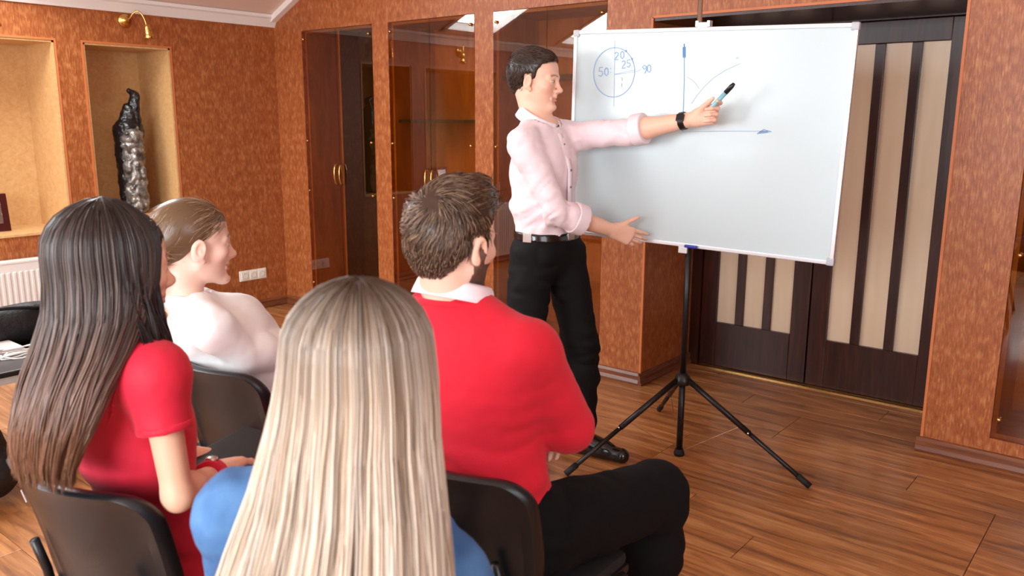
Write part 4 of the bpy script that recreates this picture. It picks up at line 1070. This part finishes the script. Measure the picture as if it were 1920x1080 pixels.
    B().box(-.014, .014, -.016, .016, -.004, .004, bevel=.002, M=Matrix.Translation(Vector(fc-A(root_loc(wa)))) @ Vector(unit(A(.1, -.9, .35))).to_track_quat('Z', 'X').to_matrix().to_4x4()).build('watch_face', MT['watch'], wa)
    # hair
    def flow(q): return np.stack([np.sign(q[:, 0])*.5*(q[:, 2] < .06)+(-.35)*(q[:, 2] >= .06)*(q[:, 1] > .0), .75*(q[:, 2] > .05)-.35*(q[:, 2] <= .05), -.9*(q[:, 2] <= .06)-.2], 1)
    def hl(x, y): return np.interp(y, [-.12, -.085, -.05, -.034, -.028, .004, .008, .020, .026, .045, .066, .085, .12], [-.062, -.064, -.056, -.04, .020, .022, .002, .004, .034, .066, .074, .080, .082])
    hair_cap(root, H, [((0, -.016, .036), (.0800, .1025, .0895), .01), ((0, -.024, .046), (.079, .101, .087), .02), ((.012, .030, .068), (.058, .058, .052), .02), ((0, -.072, -.005), (.058, .042, .062), .03)],
             hl, flow, 6500, lambda q: np.where(q[:, 2] > .06, .036, .024)*np.clip((.10-q[:, 1])/.06, .35, 1), palette((34, 23, 17), (58, 40, 29), (88, 62, 45)), lift=.004, rad=.0010, jit=.12)
    return J, H
SM, SH = standing_man()
# the marker in his hand
_ld = unit(A(.96, .02, .22)); _n = A(.05, -1., .10); _n = unit(_n-_ld*(_n @ _ld)); _t = -np.cross(_ld, _n)
pinch = SM['Lwr']+_ld*.118+_t*.030+_n*.052
d_ = unit(at_y(1391, 167, -.950)-at_y(1353, 207, -.950)); p0 = pinch-d_*.030; p1 = p0+d_*.125
mk = empty('marker_pen', tuple(p0)); tag(mk, 'pale teal marker pen with black cap held in the standing man\'s raised hand', 'marker')
Mk = Vector(d_).to_track_quat('Z', 'Y').to_matrix().to_4x4(); Lm = float(np.linalg.norm(p1-p0))
B().lathe([(0, -.006), (.006, -.005), (.0085, 0), (.0085, Lm*.66), (0, Lm*.66)], Mk, 14).build('barrel', MT['teal'], mk, True)
B().lathe([(0, Lm*.64), (.0095, Lm*.64), (.009, Lm*.9), (.006, Lm), (0, Lm+.002)], Mk, 14).build('cap', MT['black'], mk, True)

# ================================================================== PERSON: seated man in the red sweater
def red_man():
    hc = at_d(850, 452, 1.78); nk = at_d(846, 560, 1.80); nk[2] = 1.050
    root = person('seated man in red sweater with short brown hair and beard, arms folded', (4.42, -2.58, 0))
    f = A(math.cos(math.radians(93)), math.sin(math.radians(93)), 0.); r = np.cross(f, A(0, 0, 1.))
    H = Head(hc, 94, -2, 2, 1.02)
    pel = A(4.405, -2.595, .545); up = nk+A(.012, .012, -.085); ch = nk+(pel-nk)*.36+f*.015; wa = nk+(pel-nk)*.72+f*.0
    J = dict(pelvis=pel, waist=wa, chest=ch, upper=up, neck=nk, Rsh=up+r*.178+A(0, .01, .012), Lsh=up-r*.178+A(0, .0, .012),
             Rel=at_d(1062, 800, 1.76), Lel=up-r*.20+f*.18-A(0, 0, .25), Rwr=A(4.345, -2.305, .80), Lwr=A(4.355, -2.395, .775),
             Rhi=A(4.500, -2.545, .560), Lhi=A(4.320, -2.545, .54), Rkn=A(4.566, -2.130, .522), Lkn=A(4.130, -2.18, .515), Ran=A(4.555, -2.16, .085), Lan=A(4.10, -2.15, .085), Rto=A(4.60, -1.94, .035), Lto=A(4.05, -1.95, .035))
    base = lin(234, 192, 170)
    def paint(P): return H.paint(P, base, lin(196, 120, 108), lin(60, 40, 28), beard=lin(62, 38, 26))
    hd = [((J['Lwr'], unit(A(.16, -.10, -.02)), A(0, -.5, -.8), 1, [.3, .3, .3, .3]), dict()), ((J['Rwr'], unit(-r*.8+f*.1), A(0, -.9, -.1), -1, [.3, .3, .3, .3]), dict())]
    body(root, {**J, 'neck': nk-A(0, 0, .025)}, H, f, paint, hands=hd, hh=.0032, fine=[(J['Lwr']+r*.07, A(.09, .07, .06), .004)])
    lo, hi = bounds([J[k] for k in ('pelvis', 'neck', 'Rsh', 'Lsh', 'Rel', 'Lel', 'Rwr', 'Lwr')], .15); F = Fld(lo, hi, .0065)
    torso(F, J, f, .016, 1.02); F.rc(J['pelvis']+A(0,0,.03), J['waist'], .158, .160, .04, (f, 1.32)); F.ell(J['chest']-f*.02+A(0, 0, .02), (.17, .115, .16), k=.05)
    arm(F, J, 'R', .019, .018, upto=.97); arm(F, J, 'L', .019, .018, upto=.9)
    def fold(P):
        low = np.clip((.86-P[:, 2])/.2, .15, 1); w1 = vnoise(P+.03*np.stack([vnoise(P, 8)]*3, 1), (7, 7, 24))
        return low*.010*(1-2*np.abs(w1))+.0012*vnoise(P, 60)
    F.disp(fold)
    F.rc(nk-A(0, 0, .07), nk+A(0, -.006, -.004), .088, .082, .03)
    F.cut((pel[0], pel[1], .585), (-.15, .25, -1)); F.rc(nk+A(0, .008, .020), H.w(0, -.01, -.05), .050, .06, .006, mode='sub'); F.cut_near(nk+A(0, 0, .040), (0, .25, 1), .085)
    sw = F.build('sweater', MT['redknit'], root)
    # shoulder seam and ribbed neckline
    Rn = frame(93, -6)
    nb = B().tube([Vector(nk+Rn[:, 0]*math.sin(a)*.082+Rn[:, 1]*(math.cos(a)*.084)+Rn[:, 2]*(.024-.018*max(0, math.cos(a)))-A(root_loc(sw))) for a in [2*PI*i/32 for i in range(33)]], .009, 8, cap=False).build('neck_rib', MT['redknit'], sw, True)
    ax = unit(unit(J['Rel']-J['Rsh'])+r*1.2); band(sw, 'sleeve_seam', MT['redknit'], lambda G_: (G_.rc(J['Rsh']-r*.05, J['Rel'], .052*1+.0225, .043+.0225, 0), torso(G_, J, f, .0185, 1.02)), J['Rsh']-r*.006, ax, .0022, h=.004, box=.11)
    collar(root, 'shirt_collar', MT['collarpink'], nk+A(.003, .004, .022), frame(93, -14), .072, .074, h0=.044, leaf=.036, gap=.3, tip=.02, tilt=.3)
    trousers(root, J, f, 'jeans', MT['darkdenim'], g=.014, gk=.022, ga=.022, wr=.006, w=1.06, seat=(4.395, -2.55, 92))
    shoes(root, J, MT['leather'])
    def flow(q):
        w0 = A(.012, -.078, .075); d = q-w0; tq = np.stack([-d[:, 1]*0+d[:, 2]*.0, d[:, 0]*0, d[:, 0]*0], 1)
        rad_ = d/(np.linalg.norm(d, axis=1, keepdims=True)+1e-6); sw_ = np.cross(rad_, np.tile(A(0, -.8, .6), (len(q), 1)))
        g_ = rad_*.8+sw_*.65; top = (q[:, 2] > .07)[:, None]; g_ = np.where(top & (q[:, 1] > -.05)[:, None], A(.15, 1, .25)[None]+rad_*.2, g_)
        low = (q[:, 2] < .02)[:, None]; return np.where(low, g_*.3+A(0, -.1, -1)[None], g_)
    hair_cap(root, H, [((0, -.014, .036), (.079, .104, .090), .01), ((0, .012, .080), (.066, .086, .060), .03), ((0, .050, .088), (.052, .056, .046), .03), ((0, -.070, .01), (.066, .045, .085), .03)],
             MALE_HL, flow, 9000, lambda q: np.where(q[:, 2] > .07, .045, np.where(q[:, 2] > .0, .030, .010)), palette((64, 46, 35), (98, 74, 56), (146, 118, 94)), lift=.004, rad=.0010, amp=.002, jit=.10)
    return J, H
RM, RH = red_man()

# ================================================================== PERSON: woman in the white blouse
def white_woman():
    hc = at_d(362, 456, 2.50); nk = at_d(338, 562, 2.50)
    root = person('seated woman in white blouse with fair hair tied at the nape, seen in profile', (3.42, -2.5, 0))
    f = A(math.cos(math.radians(80)), math.sin(math.radians(80)), 0.); r = np.cross(f, A(0, 0, 1.))
    H = Head(hc, 77, -2, 0, 1.03, female=True, nose=.98)
    pel = A(3.42, -2.49, .535); up = nk+A(.004, .025, -.075)+f*.01; ch = A(3.375, -2.575, .80); wa = A(3.41, -2.49, .66)
    J = dict(pelvis=pel, waist=wa, chest=ch, upper=up, neck=nk, Rsh=up+r*.150+A(0, 0, .012), Lsh=up-r*.150+A(0, 0, .012),
             Rel=at_d(462, 668, 2.40), Rwr=at_d(560, 645, 2.50), Lel=up-r*.19+f*.14-A(0, 0, .22), Lwr=up-r*.08+f*.32-A(0, 0, .24),
             Rhi=pel+r*.085+A(0, .03, -.03), Lhi=pel-r*.085+A(0, .03, -.03), Rkn=pel+r*.09+f*.46+A(0, 0, -.04), Lkn=pel-r*.06+f*.46+A(0, 0, -.04), Ran=pel+r*.08+f*.46-A(0, 0, .45), Lan=pel-r*.07+f*.44-A(0, 0, .45), Rto=pel+r*.08+f*.64-A(0, 0, .50), Lto=pel-r*.07+f*.62-A(0, 0, .50))
    for q in 'LR': J[q+'an'][2] = .085; J[q+'to'][2] = .035
    base = lin(240, 202, 184)
    def paint(P): return H.paint(P, base, lin(206, 110, 106), lin(128, 96, 70), blush=.4)
    hd = [((J['Rwr'], unit(f-A(0, 0, .2)), A(0, 0, -1), -1, [.3, .3, .3, .3]), dict(s_=.9)), ((J['Lwr'], unit(f+r*.5-A(0, 0, .2)), A(0, 0, -1), 1, [.3, .3, .3, .3]), dict(s_=.9))]
    bo = body(root, J, H, f, paint, fem=True, w=.86, hands=hd, hh=.0026)
    H.eyes(bo, lin(90, 110, 120))
    lo, hi = bounds([J[k] for k in ('pelvis', 'neck', 'Rsh', 'Lsh', 'Rel', 'Lel', 'Rwr', 'Lwr')], .14); F = Fld(lo, hi, .0065)
    torso(F, J, f, .012, .86, fem=True, bust=False); F.rc(J['pelvis']+A(0, 0, .02), J['waist'], .165, .150, .05, (f, 1.3)); F.rc(J['waist'], J['chest'], .148, .145, .05, (f, 1.3))
    arm(F, J, 'R', .013, .022, w=.88, upto=.92); arm(F, J, 'L', .013, .022, w=.88, upto=.9)
    F.disp(lambda P: .0045*(1-2*np.abs(vnoise(P+.04*np.stack([vnoise(P, 7)]*3, 1), (12, 12, 12))))+.001*vnoise(P, 60))
    F.rc(nk-A(0, 0, .03), H.w(0, -.02, -.06), .054, .054, .006, mode='sub'); F.cut_near(nk+A(0, 0, .016), (0, .25, 1), .08); F.cut((0, 0, pel[2]-.02), (0, 0, -1))
    F.build('blouse', MT['whitesilk'], root)
    trousers(root, J, f, 'trousers', MT['blacktrouser'], w=.9, g=.012, gk=.014, ga=.014, seat=(3.424, -2.478, 90)); shoes(root, J, MT['leather'])
    FHL = lambda x, y: np.interp(y, [-.12, -.09, -.05, -.025, .0, .02, .04, .06, .12], [-.052, -.056, -.045, -.012, .010, .016, .030, .048, .058])
    tie = A(0, -.112, -.030)
    def flow(q): return tie[None]-q
    hair_cap(root, H, [((0, -.018, .037), (.0800, .102, .0885), .01), ((0, .026, .048), (.064, .062, .060), .02), ((0, -.070, .0), (.055, .045, .055), .03)],
             FHL, flow, 8000, lambda q: .070+0*q[:, 0], palette((116, 88, 62), (158, 128, 98), (198, 170, 140)), lift=.0008, rad=.0008, h=.0035, jit=.02)
    # tied tail hanging behind the neck
    n = 260; m = 12; t = np.linspace(0, 1, m); pth = np.zeros((n, m, 3)); jit = rng.normal(size=(n, 2))*.008
    for i in range(m):
        l = A(0, -.112-.014*math.sin(t[i]*PI*.6), -.030-.15*t[i]); wd = .5+1.2*math.sin(t[i]*PI)
        for k in range(n): pth[k, i] = H.w(l[0]+jit[k, 0]*wd, l[1]+jit[k, 1]*wd, l[2]+.02*(jit[k, 0])*t[i])
    col = np.repeat(palette((104, 74, 52), (150, 116, 86))(rng.random(n))[:, None, :], m, 1); V, Fq, C_ = strand_mesh(pth, np.full(n, .0012), col, np.linspace(1, .4, m))
    tl = link('ponytail', np_mesh('ponytail', V-A(root_loc(root)), Fq, C_), MT['hair'], root)
    tq = H.R @ A(0, -.25, -1.)
    B().tube([Vector(H.w(.013*math.cos(a), -.114+.010*math.sin(a), -.036)-A(root_loc(tl))) for a in [2*PI*i/16 for i in range(17)]], .005, 8, cap=False).build('hair_elastic', MT['rubber'], tl, True)
white_woman()

# ================================================================== PERSON: dark-haired woman in the red dress
def dark_woman():
    hc = at_d(213, 500, 1.72); nk = at_d(195, 622, 1.75)
    root = person('seated woman with long straight dark hair in short-sleeved red dress', (3.98, -3.1, 0))
    f = A(math.cos(math.radians(101)), math.sin(math.radians(101)), 0.); r = np.cross(f, A(0, 0, 1.))
    H = Head(hc, 87, -3, 0, 1.0, female=True)
    pel = A(3.885, -3.10, .54); up = nk-A(0, 0, .075); ch = nk+(pel-nk)*.42; wa = nk+(pel-nk)*.76
    J = dict(pelvis=pel, waist=wa, chest=ch, upper=up, neck=nk, Rsh=up+r*.140+A(0, 0, .006), Lsh=up-r*.115+f*.03-A(0, 0, .02),
             Rel=at_d(334, 930, 1.600), Rwr=at_d(402, 888, 1.78), Lel=up-r*.18+f*.10-A(0, 0, .24), Lwr=at_d(452, 842, 2.0)-A(0, 0, .03),
             Rhi=pel+r*.085+A(0, .03, -.03), Lhi=pel-r*.085+A(0, .03, -.03), Rkn=pel+r*.07+f*.46+A(0, 0, -.035), Lkn=pel-r*.07+f*.46+A(0, 0, -.035), Ran=pel+r*.06+f*.46-A(0, 0, .45), Lan=pel-r*.06+f*.44-A(0, 0, .45), Rto=pel+r*.06+f*.63-A(0, 0, .5), Lto=pel-r*.06+f*.62-A(0, 0, .5))
    for q in 'LR': J[q+'an'][2] = .085; J[q+'to'][2] = .035
    base = lin(232, 186, 158); nail = lin(120, 20, 40)
    def paint(P): return H.paint(P, base, lin(190, 70, 80), lin(46, 32, 26))
    rd_ = unit(at_d(462, 848, 1.92)-J['Rwr'])
    hd = [((J['Rwr'], rd_, A(.1, .15, -1), -1, [(.3, .35, .2), (.3, .35, .2), (.3, .4, .2), (.35, .4, .2)]), dict(s_=.92)), ((J['Lwr'], unit(r*.9+f*.3), A(0, 0, -1), 1, [.15, .15, .2, .2]), dict(s_=.92))]
    body(root, J, H, f, paint, fem=True, w=.86, bust=False, hands=hd, hh=.0035, fine=[(J['Rwr']+rd_*.09, A(.08, .11, .06), .0035)])
    lo, hi = bounds([J[k] for k in ('pelvis', 'neck', 'Rsh', 'Lsh', 'Rel', 'Lel', 'Rkn', 'Lkn')], .14); F = Fld(lo, hi, .0065)
    arm(F, J, 'R', .009, w=.86, upto=.02); arm(F, J, 'L', .009, w=.86, upto=.02)
    for q in 'LR':
        s_, e_ = J[q+'sh'], J[q+'el']; d = unit(e_-s_); F.cut_near(s_+d*.105, d, .21)
    torso(F, J, f, .010, .88, fem=True, bust=False)
    for q in 'LR': F.rc(J[q+'hi'], J[q+'kn'], .100, .080, .05)
    F.rc(J['pelvis']+A(0, 0, .04), J['pelvis']-A(0, 0, .02), .150, .165, .04, (f, 1.2))
    def fold(P):
        low = np.clip((.80-P[:, 2])/.15, .12, 1); return low*.009*(1-2*np.abs(vnoise(P+.03*np.stack([vnoise(P, 8)]*3, 1), (9, 9, 22))))+.001*vnoise(P, 60)
    F.disp(fold)
    F.rc(nk-A(0, 0, .04), H.w(0, -.02, -.06), .060, .055, .006, mode='sub'); F.cut_near(nk+A(0, 0, .012), (0, .2, 1), .09); F.cut((0, J['Rkn'][1]+.02, 0), (0, 1, 0)); seat_cut(F, (3.875, -3.068, 98))
    F.cut((0, 0, .42), (0, 0, -1))
    dr = F.build('dress', MT['reddress'], root)
    s_, e_ = J['Rsh'], J['Rel']; d = unit(e_-s_)
    band(dr, 'sleeve_hem', MT['reddress'], lambda G_: G_.rc(s_, e_, .052*.86+.0115, .043*.86+.0115, 0), s_+d*.097, d, .008, box=.12)
    ax = unit(d+r*1.3); band(dr, 'sleeve_seam', MT['reddress'], lambda G_: (G_.rc(s_-r*.04, e_, .052*.86+.0105, .043*.86+.0105, 0), torso(G_, J, f, .0115, .88, fem=True, bust=False)), s_-r*.016, ax, .0016, h=.0035, box=.10)
    dw = unit(J['Rwr']-J['Rel']); wp = J['Rel']+(J['Rwr']-J['Rel'])*.90
    br = band(root, 'bracelet', MT['reddress'], lambda G_: G_.rc(wp-dw*.05, wp+dw*.05, .036, .033, .0), wp, dw, .017, h=.004, box=.09)
    B().lathe([(0, -.006), (.012, -.006), (.015, 0), (.012, .006), (0, .007)], Matrix.Translation(Vector(wp+A(0, 0, .034)+dw*.01-A(root_loc(br)))), 14).build('bracelet_charm', MT['chrome'], br, True)
    shoes(root, J, MT['leather'])
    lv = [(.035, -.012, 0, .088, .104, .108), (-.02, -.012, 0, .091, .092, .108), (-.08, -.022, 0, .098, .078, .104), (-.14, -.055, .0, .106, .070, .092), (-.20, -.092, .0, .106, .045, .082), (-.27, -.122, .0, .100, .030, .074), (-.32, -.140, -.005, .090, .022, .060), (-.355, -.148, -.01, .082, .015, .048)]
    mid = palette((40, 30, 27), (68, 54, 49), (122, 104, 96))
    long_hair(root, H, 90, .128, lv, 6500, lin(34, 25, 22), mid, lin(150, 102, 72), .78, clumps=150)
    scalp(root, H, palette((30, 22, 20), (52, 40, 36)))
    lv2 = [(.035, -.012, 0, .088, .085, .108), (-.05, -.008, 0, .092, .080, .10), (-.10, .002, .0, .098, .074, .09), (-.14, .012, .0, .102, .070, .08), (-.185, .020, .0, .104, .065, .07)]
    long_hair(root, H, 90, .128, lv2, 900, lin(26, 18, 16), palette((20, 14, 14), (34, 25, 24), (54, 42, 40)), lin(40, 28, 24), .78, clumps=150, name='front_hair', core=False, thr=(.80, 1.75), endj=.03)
dark_woman()

# ================================================================== PERSON: blonde woman in the foreground
def blonde_woman():
    hc = at_d(683, 700, 1.10); nk = at_d(672, 865, 1.115)
    root = person('seated woman with long straight blonde hair in blue denim shirt, seen from behind', (4.73, -3.25, 0))
    azb = 118; azt = 120; f = A(math.cos(math.radians(azt)), math.sin(math.radians(azt)), 0.); r = np.cross(f, A(0, 0, 1.))
    H = Head(hc, azb, -2, 0, 1.0, female=True)
    nk = A(4.690, -3.215, .985); pel = A(4.715, -3.215, .535); up = A(4.685, -3.205, .895); ch = nk+(pel-nk)*.42+f*.02; wa = nk+(pel-nk)*.76+f*.01
    J = dict(pelvis=pel, waist=wa, chest=ch, upper=up, neck=nk, Lsh=A(4.530, -3.298, .905), Rsh=A(4.785, -3.145, .815), Rel=up+r*.18+f*.10-A(0, 0, .27), Lel=up-r*.21+f*.06-A(0, 0, .24), Rwr=up+r*.08+f*.27-A(0, 0, .29), Lwr=up-r*.08+f*.26-A(0, 0, .29),
             Rhi=pel+r*.085+f*.03-A(0, 0, .02), Lhi=pel-r*.085+f*.03-A(0, 0, .02), Rkn=A(4.86, -2.86, .50), Lkn=A(4.40, -2.92, .50), Ran=A(4.88, -2.92, .1), Lan=A(4.36, -2.96, .1), Rto=A(4.90, -2.76, .035), Lto=A(4.28, -2.82, .035))
    for q in 'LR': J[q+'an'][2] = .085; J[q+'to'][2] = .035
    base = lin(236, 194, 172)
    def paint(P): return H.paint(P, base, lin(200, 110, 108), lin(130, 100, 74))
    hd = [((J['Rwr'], unit(f-r*.3), A(0, 0, -1), -1, [.2]*4), dict(s_=.9)), ((J['Lwr'], unit(f+r*.3), A(0, 0, -1), 1, [.2]*4), dict(s_=.9))]
    body(root, J, H, f, paint, fem=True, w=.88, hands=hd, hh=.0035)
    lo, hi = bounds([J[k] for k in ('pelvis', 'neck', 'Rsh', 'Lsh', 'Rel', 'Lel', 'Rwr', 'Lwr')], .14); F = Fld(lo, hi, .0065)
    torso(F, J, f, .014, .90, fem=True); arm(F, J, 'R', .020, w=.88, upto=.9); arm(F, J, 'L', .020, w=.88, upto=.9); F.disp(wrinkles(.006, (12, 12, 14)))
    F.rc(nk-A(0, 0, .03), H.w(0, -.02, -.06), .056, .055, .006, mode='sub'); F.cut_near(nk+A(0, 0, .018), (0, .2, 1), .09); F.cut((0, 0, pel[2]-.02), (0, 0, -1))
    sh = F.build('denim_shirt', MT['denim'], root)
    collar(sh, 'collar', MT['denim'], nk+A(0, 0, -.01), frame(azb, 4), .062, .064, h0=.03, leaf=.038, gap=.35)
    trousers(root, J, f, 'trousers', MT['blacktrouser'], w=.9, seat=(4.70, -3.17, 112)); shoes(root, J, MT['leather'])
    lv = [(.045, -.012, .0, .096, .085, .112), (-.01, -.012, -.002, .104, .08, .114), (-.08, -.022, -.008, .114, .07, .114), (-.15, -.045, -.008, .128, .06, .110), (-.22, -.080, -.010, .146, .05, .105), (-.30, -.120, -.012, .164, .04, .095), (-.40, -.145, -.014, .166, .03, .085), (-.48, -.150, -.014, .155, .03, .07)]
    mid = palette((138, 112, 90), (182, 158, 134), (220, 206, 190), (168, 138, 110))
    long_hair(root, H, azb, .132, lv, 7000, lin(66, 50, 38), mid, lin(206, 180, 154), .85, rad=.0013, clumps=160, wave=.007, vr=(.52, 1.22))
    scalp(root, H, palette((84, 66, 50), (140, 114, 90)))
blonde_woman()

# ================================================================== SMALL THINGS
# wrapped figure in the niche
wf = empty('wrapped_figure', (-.17, -1.10, N2[2]+.018)); tag(wf, 'tall dark figure wrapped in crinkled clear film standing in the wall niche', 'statue')
z0 = N2[2]+.018
F = Fld(A(-.36, -1.30, z0-.01), A(.0, -.88, z0+.95), .006)
F.rc((-.17, -1.105, z0+.05), (-.17, -1.11, z0+.56), .088, .095, .03, (A(1, 0, 0), 1.25)); F.rc((-.17, -1.09, z0+.55), (-.17, -1.075, z0+.70), .085, .06, .03, (A(1, 0, 0), 1.2))
F.disp(lambda P: .007*vnoise(P, 26)+.004*vnoise(P, 60)); F.cut((0, 0, z0+.002), (0, 0, -1))
F.build('figure', MT['darkstone'], wf)
F = Fld(A(-.30, -1.25, z0-.01), A(.0, -.92, z0+.75), .006)
F.rc((-.125, -1.105, z0+.06), (-.125, -1.105, z0+.52), .078, .080, .02, (A(1, 0, 0), 1.1)); F.disp(lambda P: .012*(1-2*np.abs(vnoise(P, (20, 20, 24))))+.006*vnoise(P, 50)); F.cut((0, 0, z0+.004), (0, 0, -1))
F.build('film_wrap', MT['film'], wf)
F = Fld(A(-.30, -1.25, z0+.5), A(.0, -.92, z0+.95), .006)
F.rc((-.16, -1.085, z0+.66), (-.15, -1.045, z0+.80), .040, .028, .02); F.rc((-.15, -1.04, z0+.80), (-.15, -1.085, z0+.83), .022, .018, .02); F.rc((-.13, -1.06, z0+.58), (-.14, -1.045, z0+.78), .028, .02, .02); F.disp(lambda P: .006*vnoise(P, 40))
F.build('wrapped_head', MT['darkstone'], wf)
# plaque on the sill of the other niche
pq = empty('award_plaque', (-.20, at_x(0, 440, -.2)[1]-.02, N1[2]+.018)); tag(pq, 'dark red wooden plaque standing in the pale niche at the left edge', 'plaque')
B().box(-.014, .014, -.12, .085, 0, .235, bevel=.004, M=Matrix.Rotation(-.12, 4, 'Y')).build('board', MT['plaque'], pq)
B().box(.014, .018, -.09, .045, .05, .21, bevel=.002, M=Matrix.Rotation(-.12, 4, 'Y')).build('metal_plate', MT['chrome'], pq)
# low table by the radiator
TZ = .45; TX0, TX1, TY0, TY1 = 1.30, 1.975, -3.35, -2.02
tb = empty('low_table', (TX0, TY0, 0)); tag(tb, 'low dark table by the radiator with cables and a bag on it', 'table')
B().box(0, TX1-TX0-.012, 0, TY1-TY0, TZ-.03, TZ, bevel=.003).build('table_top', MT['tablewood'], tb)
B().box(TX1-TX0-.012, TX1-TX0, 0, TY1-TY0, TZ-.03, TZ, bevel=.002).build('edge_strip', MT['tabledge'], tb)
for (x, y) in [(.05, .05), (.62, .05), (.05, TY1-TY0-.05), (.62, TY1-TY0-.05)]: B().box(x-.02, x+.02, y-.02, y+.02, 0, TZ-.03, bevel=.003).build('leg', MT['tablewood'], tb)
F = Fld(A(1.28, -3.2, TZ-.02), A(1.75, -2.15, TZ+.28), .008)
F.rc((1.47, -2.95, TZ+.07), (1.45, -2.35, TZ+.07), .09, .08, .04); F.rc((1.47, -2.62, TZ+.10), (1.45, -2.36, TZ+.13), .07, .05, .04); F.disp(lambda P: .012*vnoise(P, (12, 7, 14))); F.cut((0, 0, TZ+.001), (0, 0, -1))
bg_ = empty('bag', (1.46, -2.65, TZ)); tag(bg_, 'black soft bag lying on the low table against the radiator', 'bag')
F.build('bag_body', MT['bag'], bg_); B().tube([Vector(v)-Vector((1.46, -2.65, TZ)) for v in bez((1.50, -2.85, TZ+.15), (1.56, -2.65, TZ+.22), (1.52, -2.42, TZ+.16), 10)], .009, 8).build('strap', MT['bag'], bg_, True)
nb = empty('storage_box', tuple(at_z(8, 668, TZ))); tag(nb, 'pale grey box beside the cables on the low table', 'box')
B().box(-.10, .07, -.12, .06, .001, .045, bevel=.006).build('case', MT['paperwhite'], nb); B().box(-.101, .071, -.121, .061, .022, .024).build('lid_seam', MT['tablewood'], nb)
tr = empty('laptop', tuple(at_z(40, 690, TZ))); tag(tr, 'thin black laptop under white cables on the low table', 'laptop')
B().box(-.12, .10, -.20, .20, .001, .016, bevel=.004).build('base', MT['black'], tr); B().box(-.12, .10, -.20, .20, .0165, .024, bevel=.003).build('lid', MT['tablewood'], tr)
random.seed(11)
for i in range(3):
    c0 = at_z(55, 675, TZ); pts = []
    for k in range(30):
        a = k*.36+i*2.1; pts.append(Vector((c0[0]+(.05+.035*math.sin(k*.31+i))*math.cos(a)-.01*i, c0[1]+(.13+.04*math.cos(k*.23+i*2))*math.sin(a), TZ+.030+.012*math.sin(k*.7+i)+.004*i)))
    o = B().tube(pts, .0035, 6).build('cable', MT['cable'], None, True); tag(o, ('lowest white cable loop lying on the black laptop', 'middle white cable loop in the tangle on the laptop', 'topmost white cable loop nearest the pale grey box')[i], 'cable', 'white cables on the low table')
bt = at_z(308, 648, TZ); bo_ = empty('power_adapter', (float(bt[0])-.05, float(bt[1]), TZ)); tag(bo_, 'pale power adapter at the end of the low table behind the dark-haired woman', 'adapter')
B().box(-.035, .035, -.03, .03, .001, .04, bevel=.006).build('case', MT['paperwhite'], bo_); B().tube([(0, .03, .02), (.02, .08, .02), (.05, .10, .006), (.04, .16, .005)], .004, 6).build('lead', MT['cable'], bo_, True)
# black folder on the dark-haired woman's lap
fo = at_d(428, 858, 1.93); fd = empty('folder', tuple(fo)); fd.rotation_euler = (math.radians(6), 0, math.radians(8)); tag(fd, 'thin black folder lying on the lap of the woman in the red dress', 'folder')
B().box(-.085, .085, -.12, .13, -.006, .006, bevel=.003).build('cover', MT['rubber'], fd); B().box(-.08, .082, -.115, .125, -.003, .003).build('pages', MT['paperwhite'], fd)

# black bag on the floor at the left edge
fb = empty('floor_bag', (2.08, -2.98, 0)); tag(fb, 'black bag standing on the floor at the left edge behind the dark-haired woman', 'bag')
F = Fld(A(1.80, -3.45, -.02), A(2.40, -2.60, .48), .009)
F.rc((2.08, -3.22, .13), (2.08, -2.88, .13), .13, .12, .03); F.rc((2.08, -3.20, .26), (2.08, -2.90, .26), .10, .09, .05); F.disp(lambda P: .012*vnoise(P, (9, 9, 12))); F.cut((0, 0, .001), (0, 0, -1))
F.build('bag_body', MT['bag'], fb); B().tube([Vector(v)-Vector((2.08, -2.98, 0)) for v in bez((2.1, -3.2, .34), (2.12, -3.05, .46), (2.1, -2.9, .33), 10)], .010, 8).build('handle', MT['bag'], fb, True)
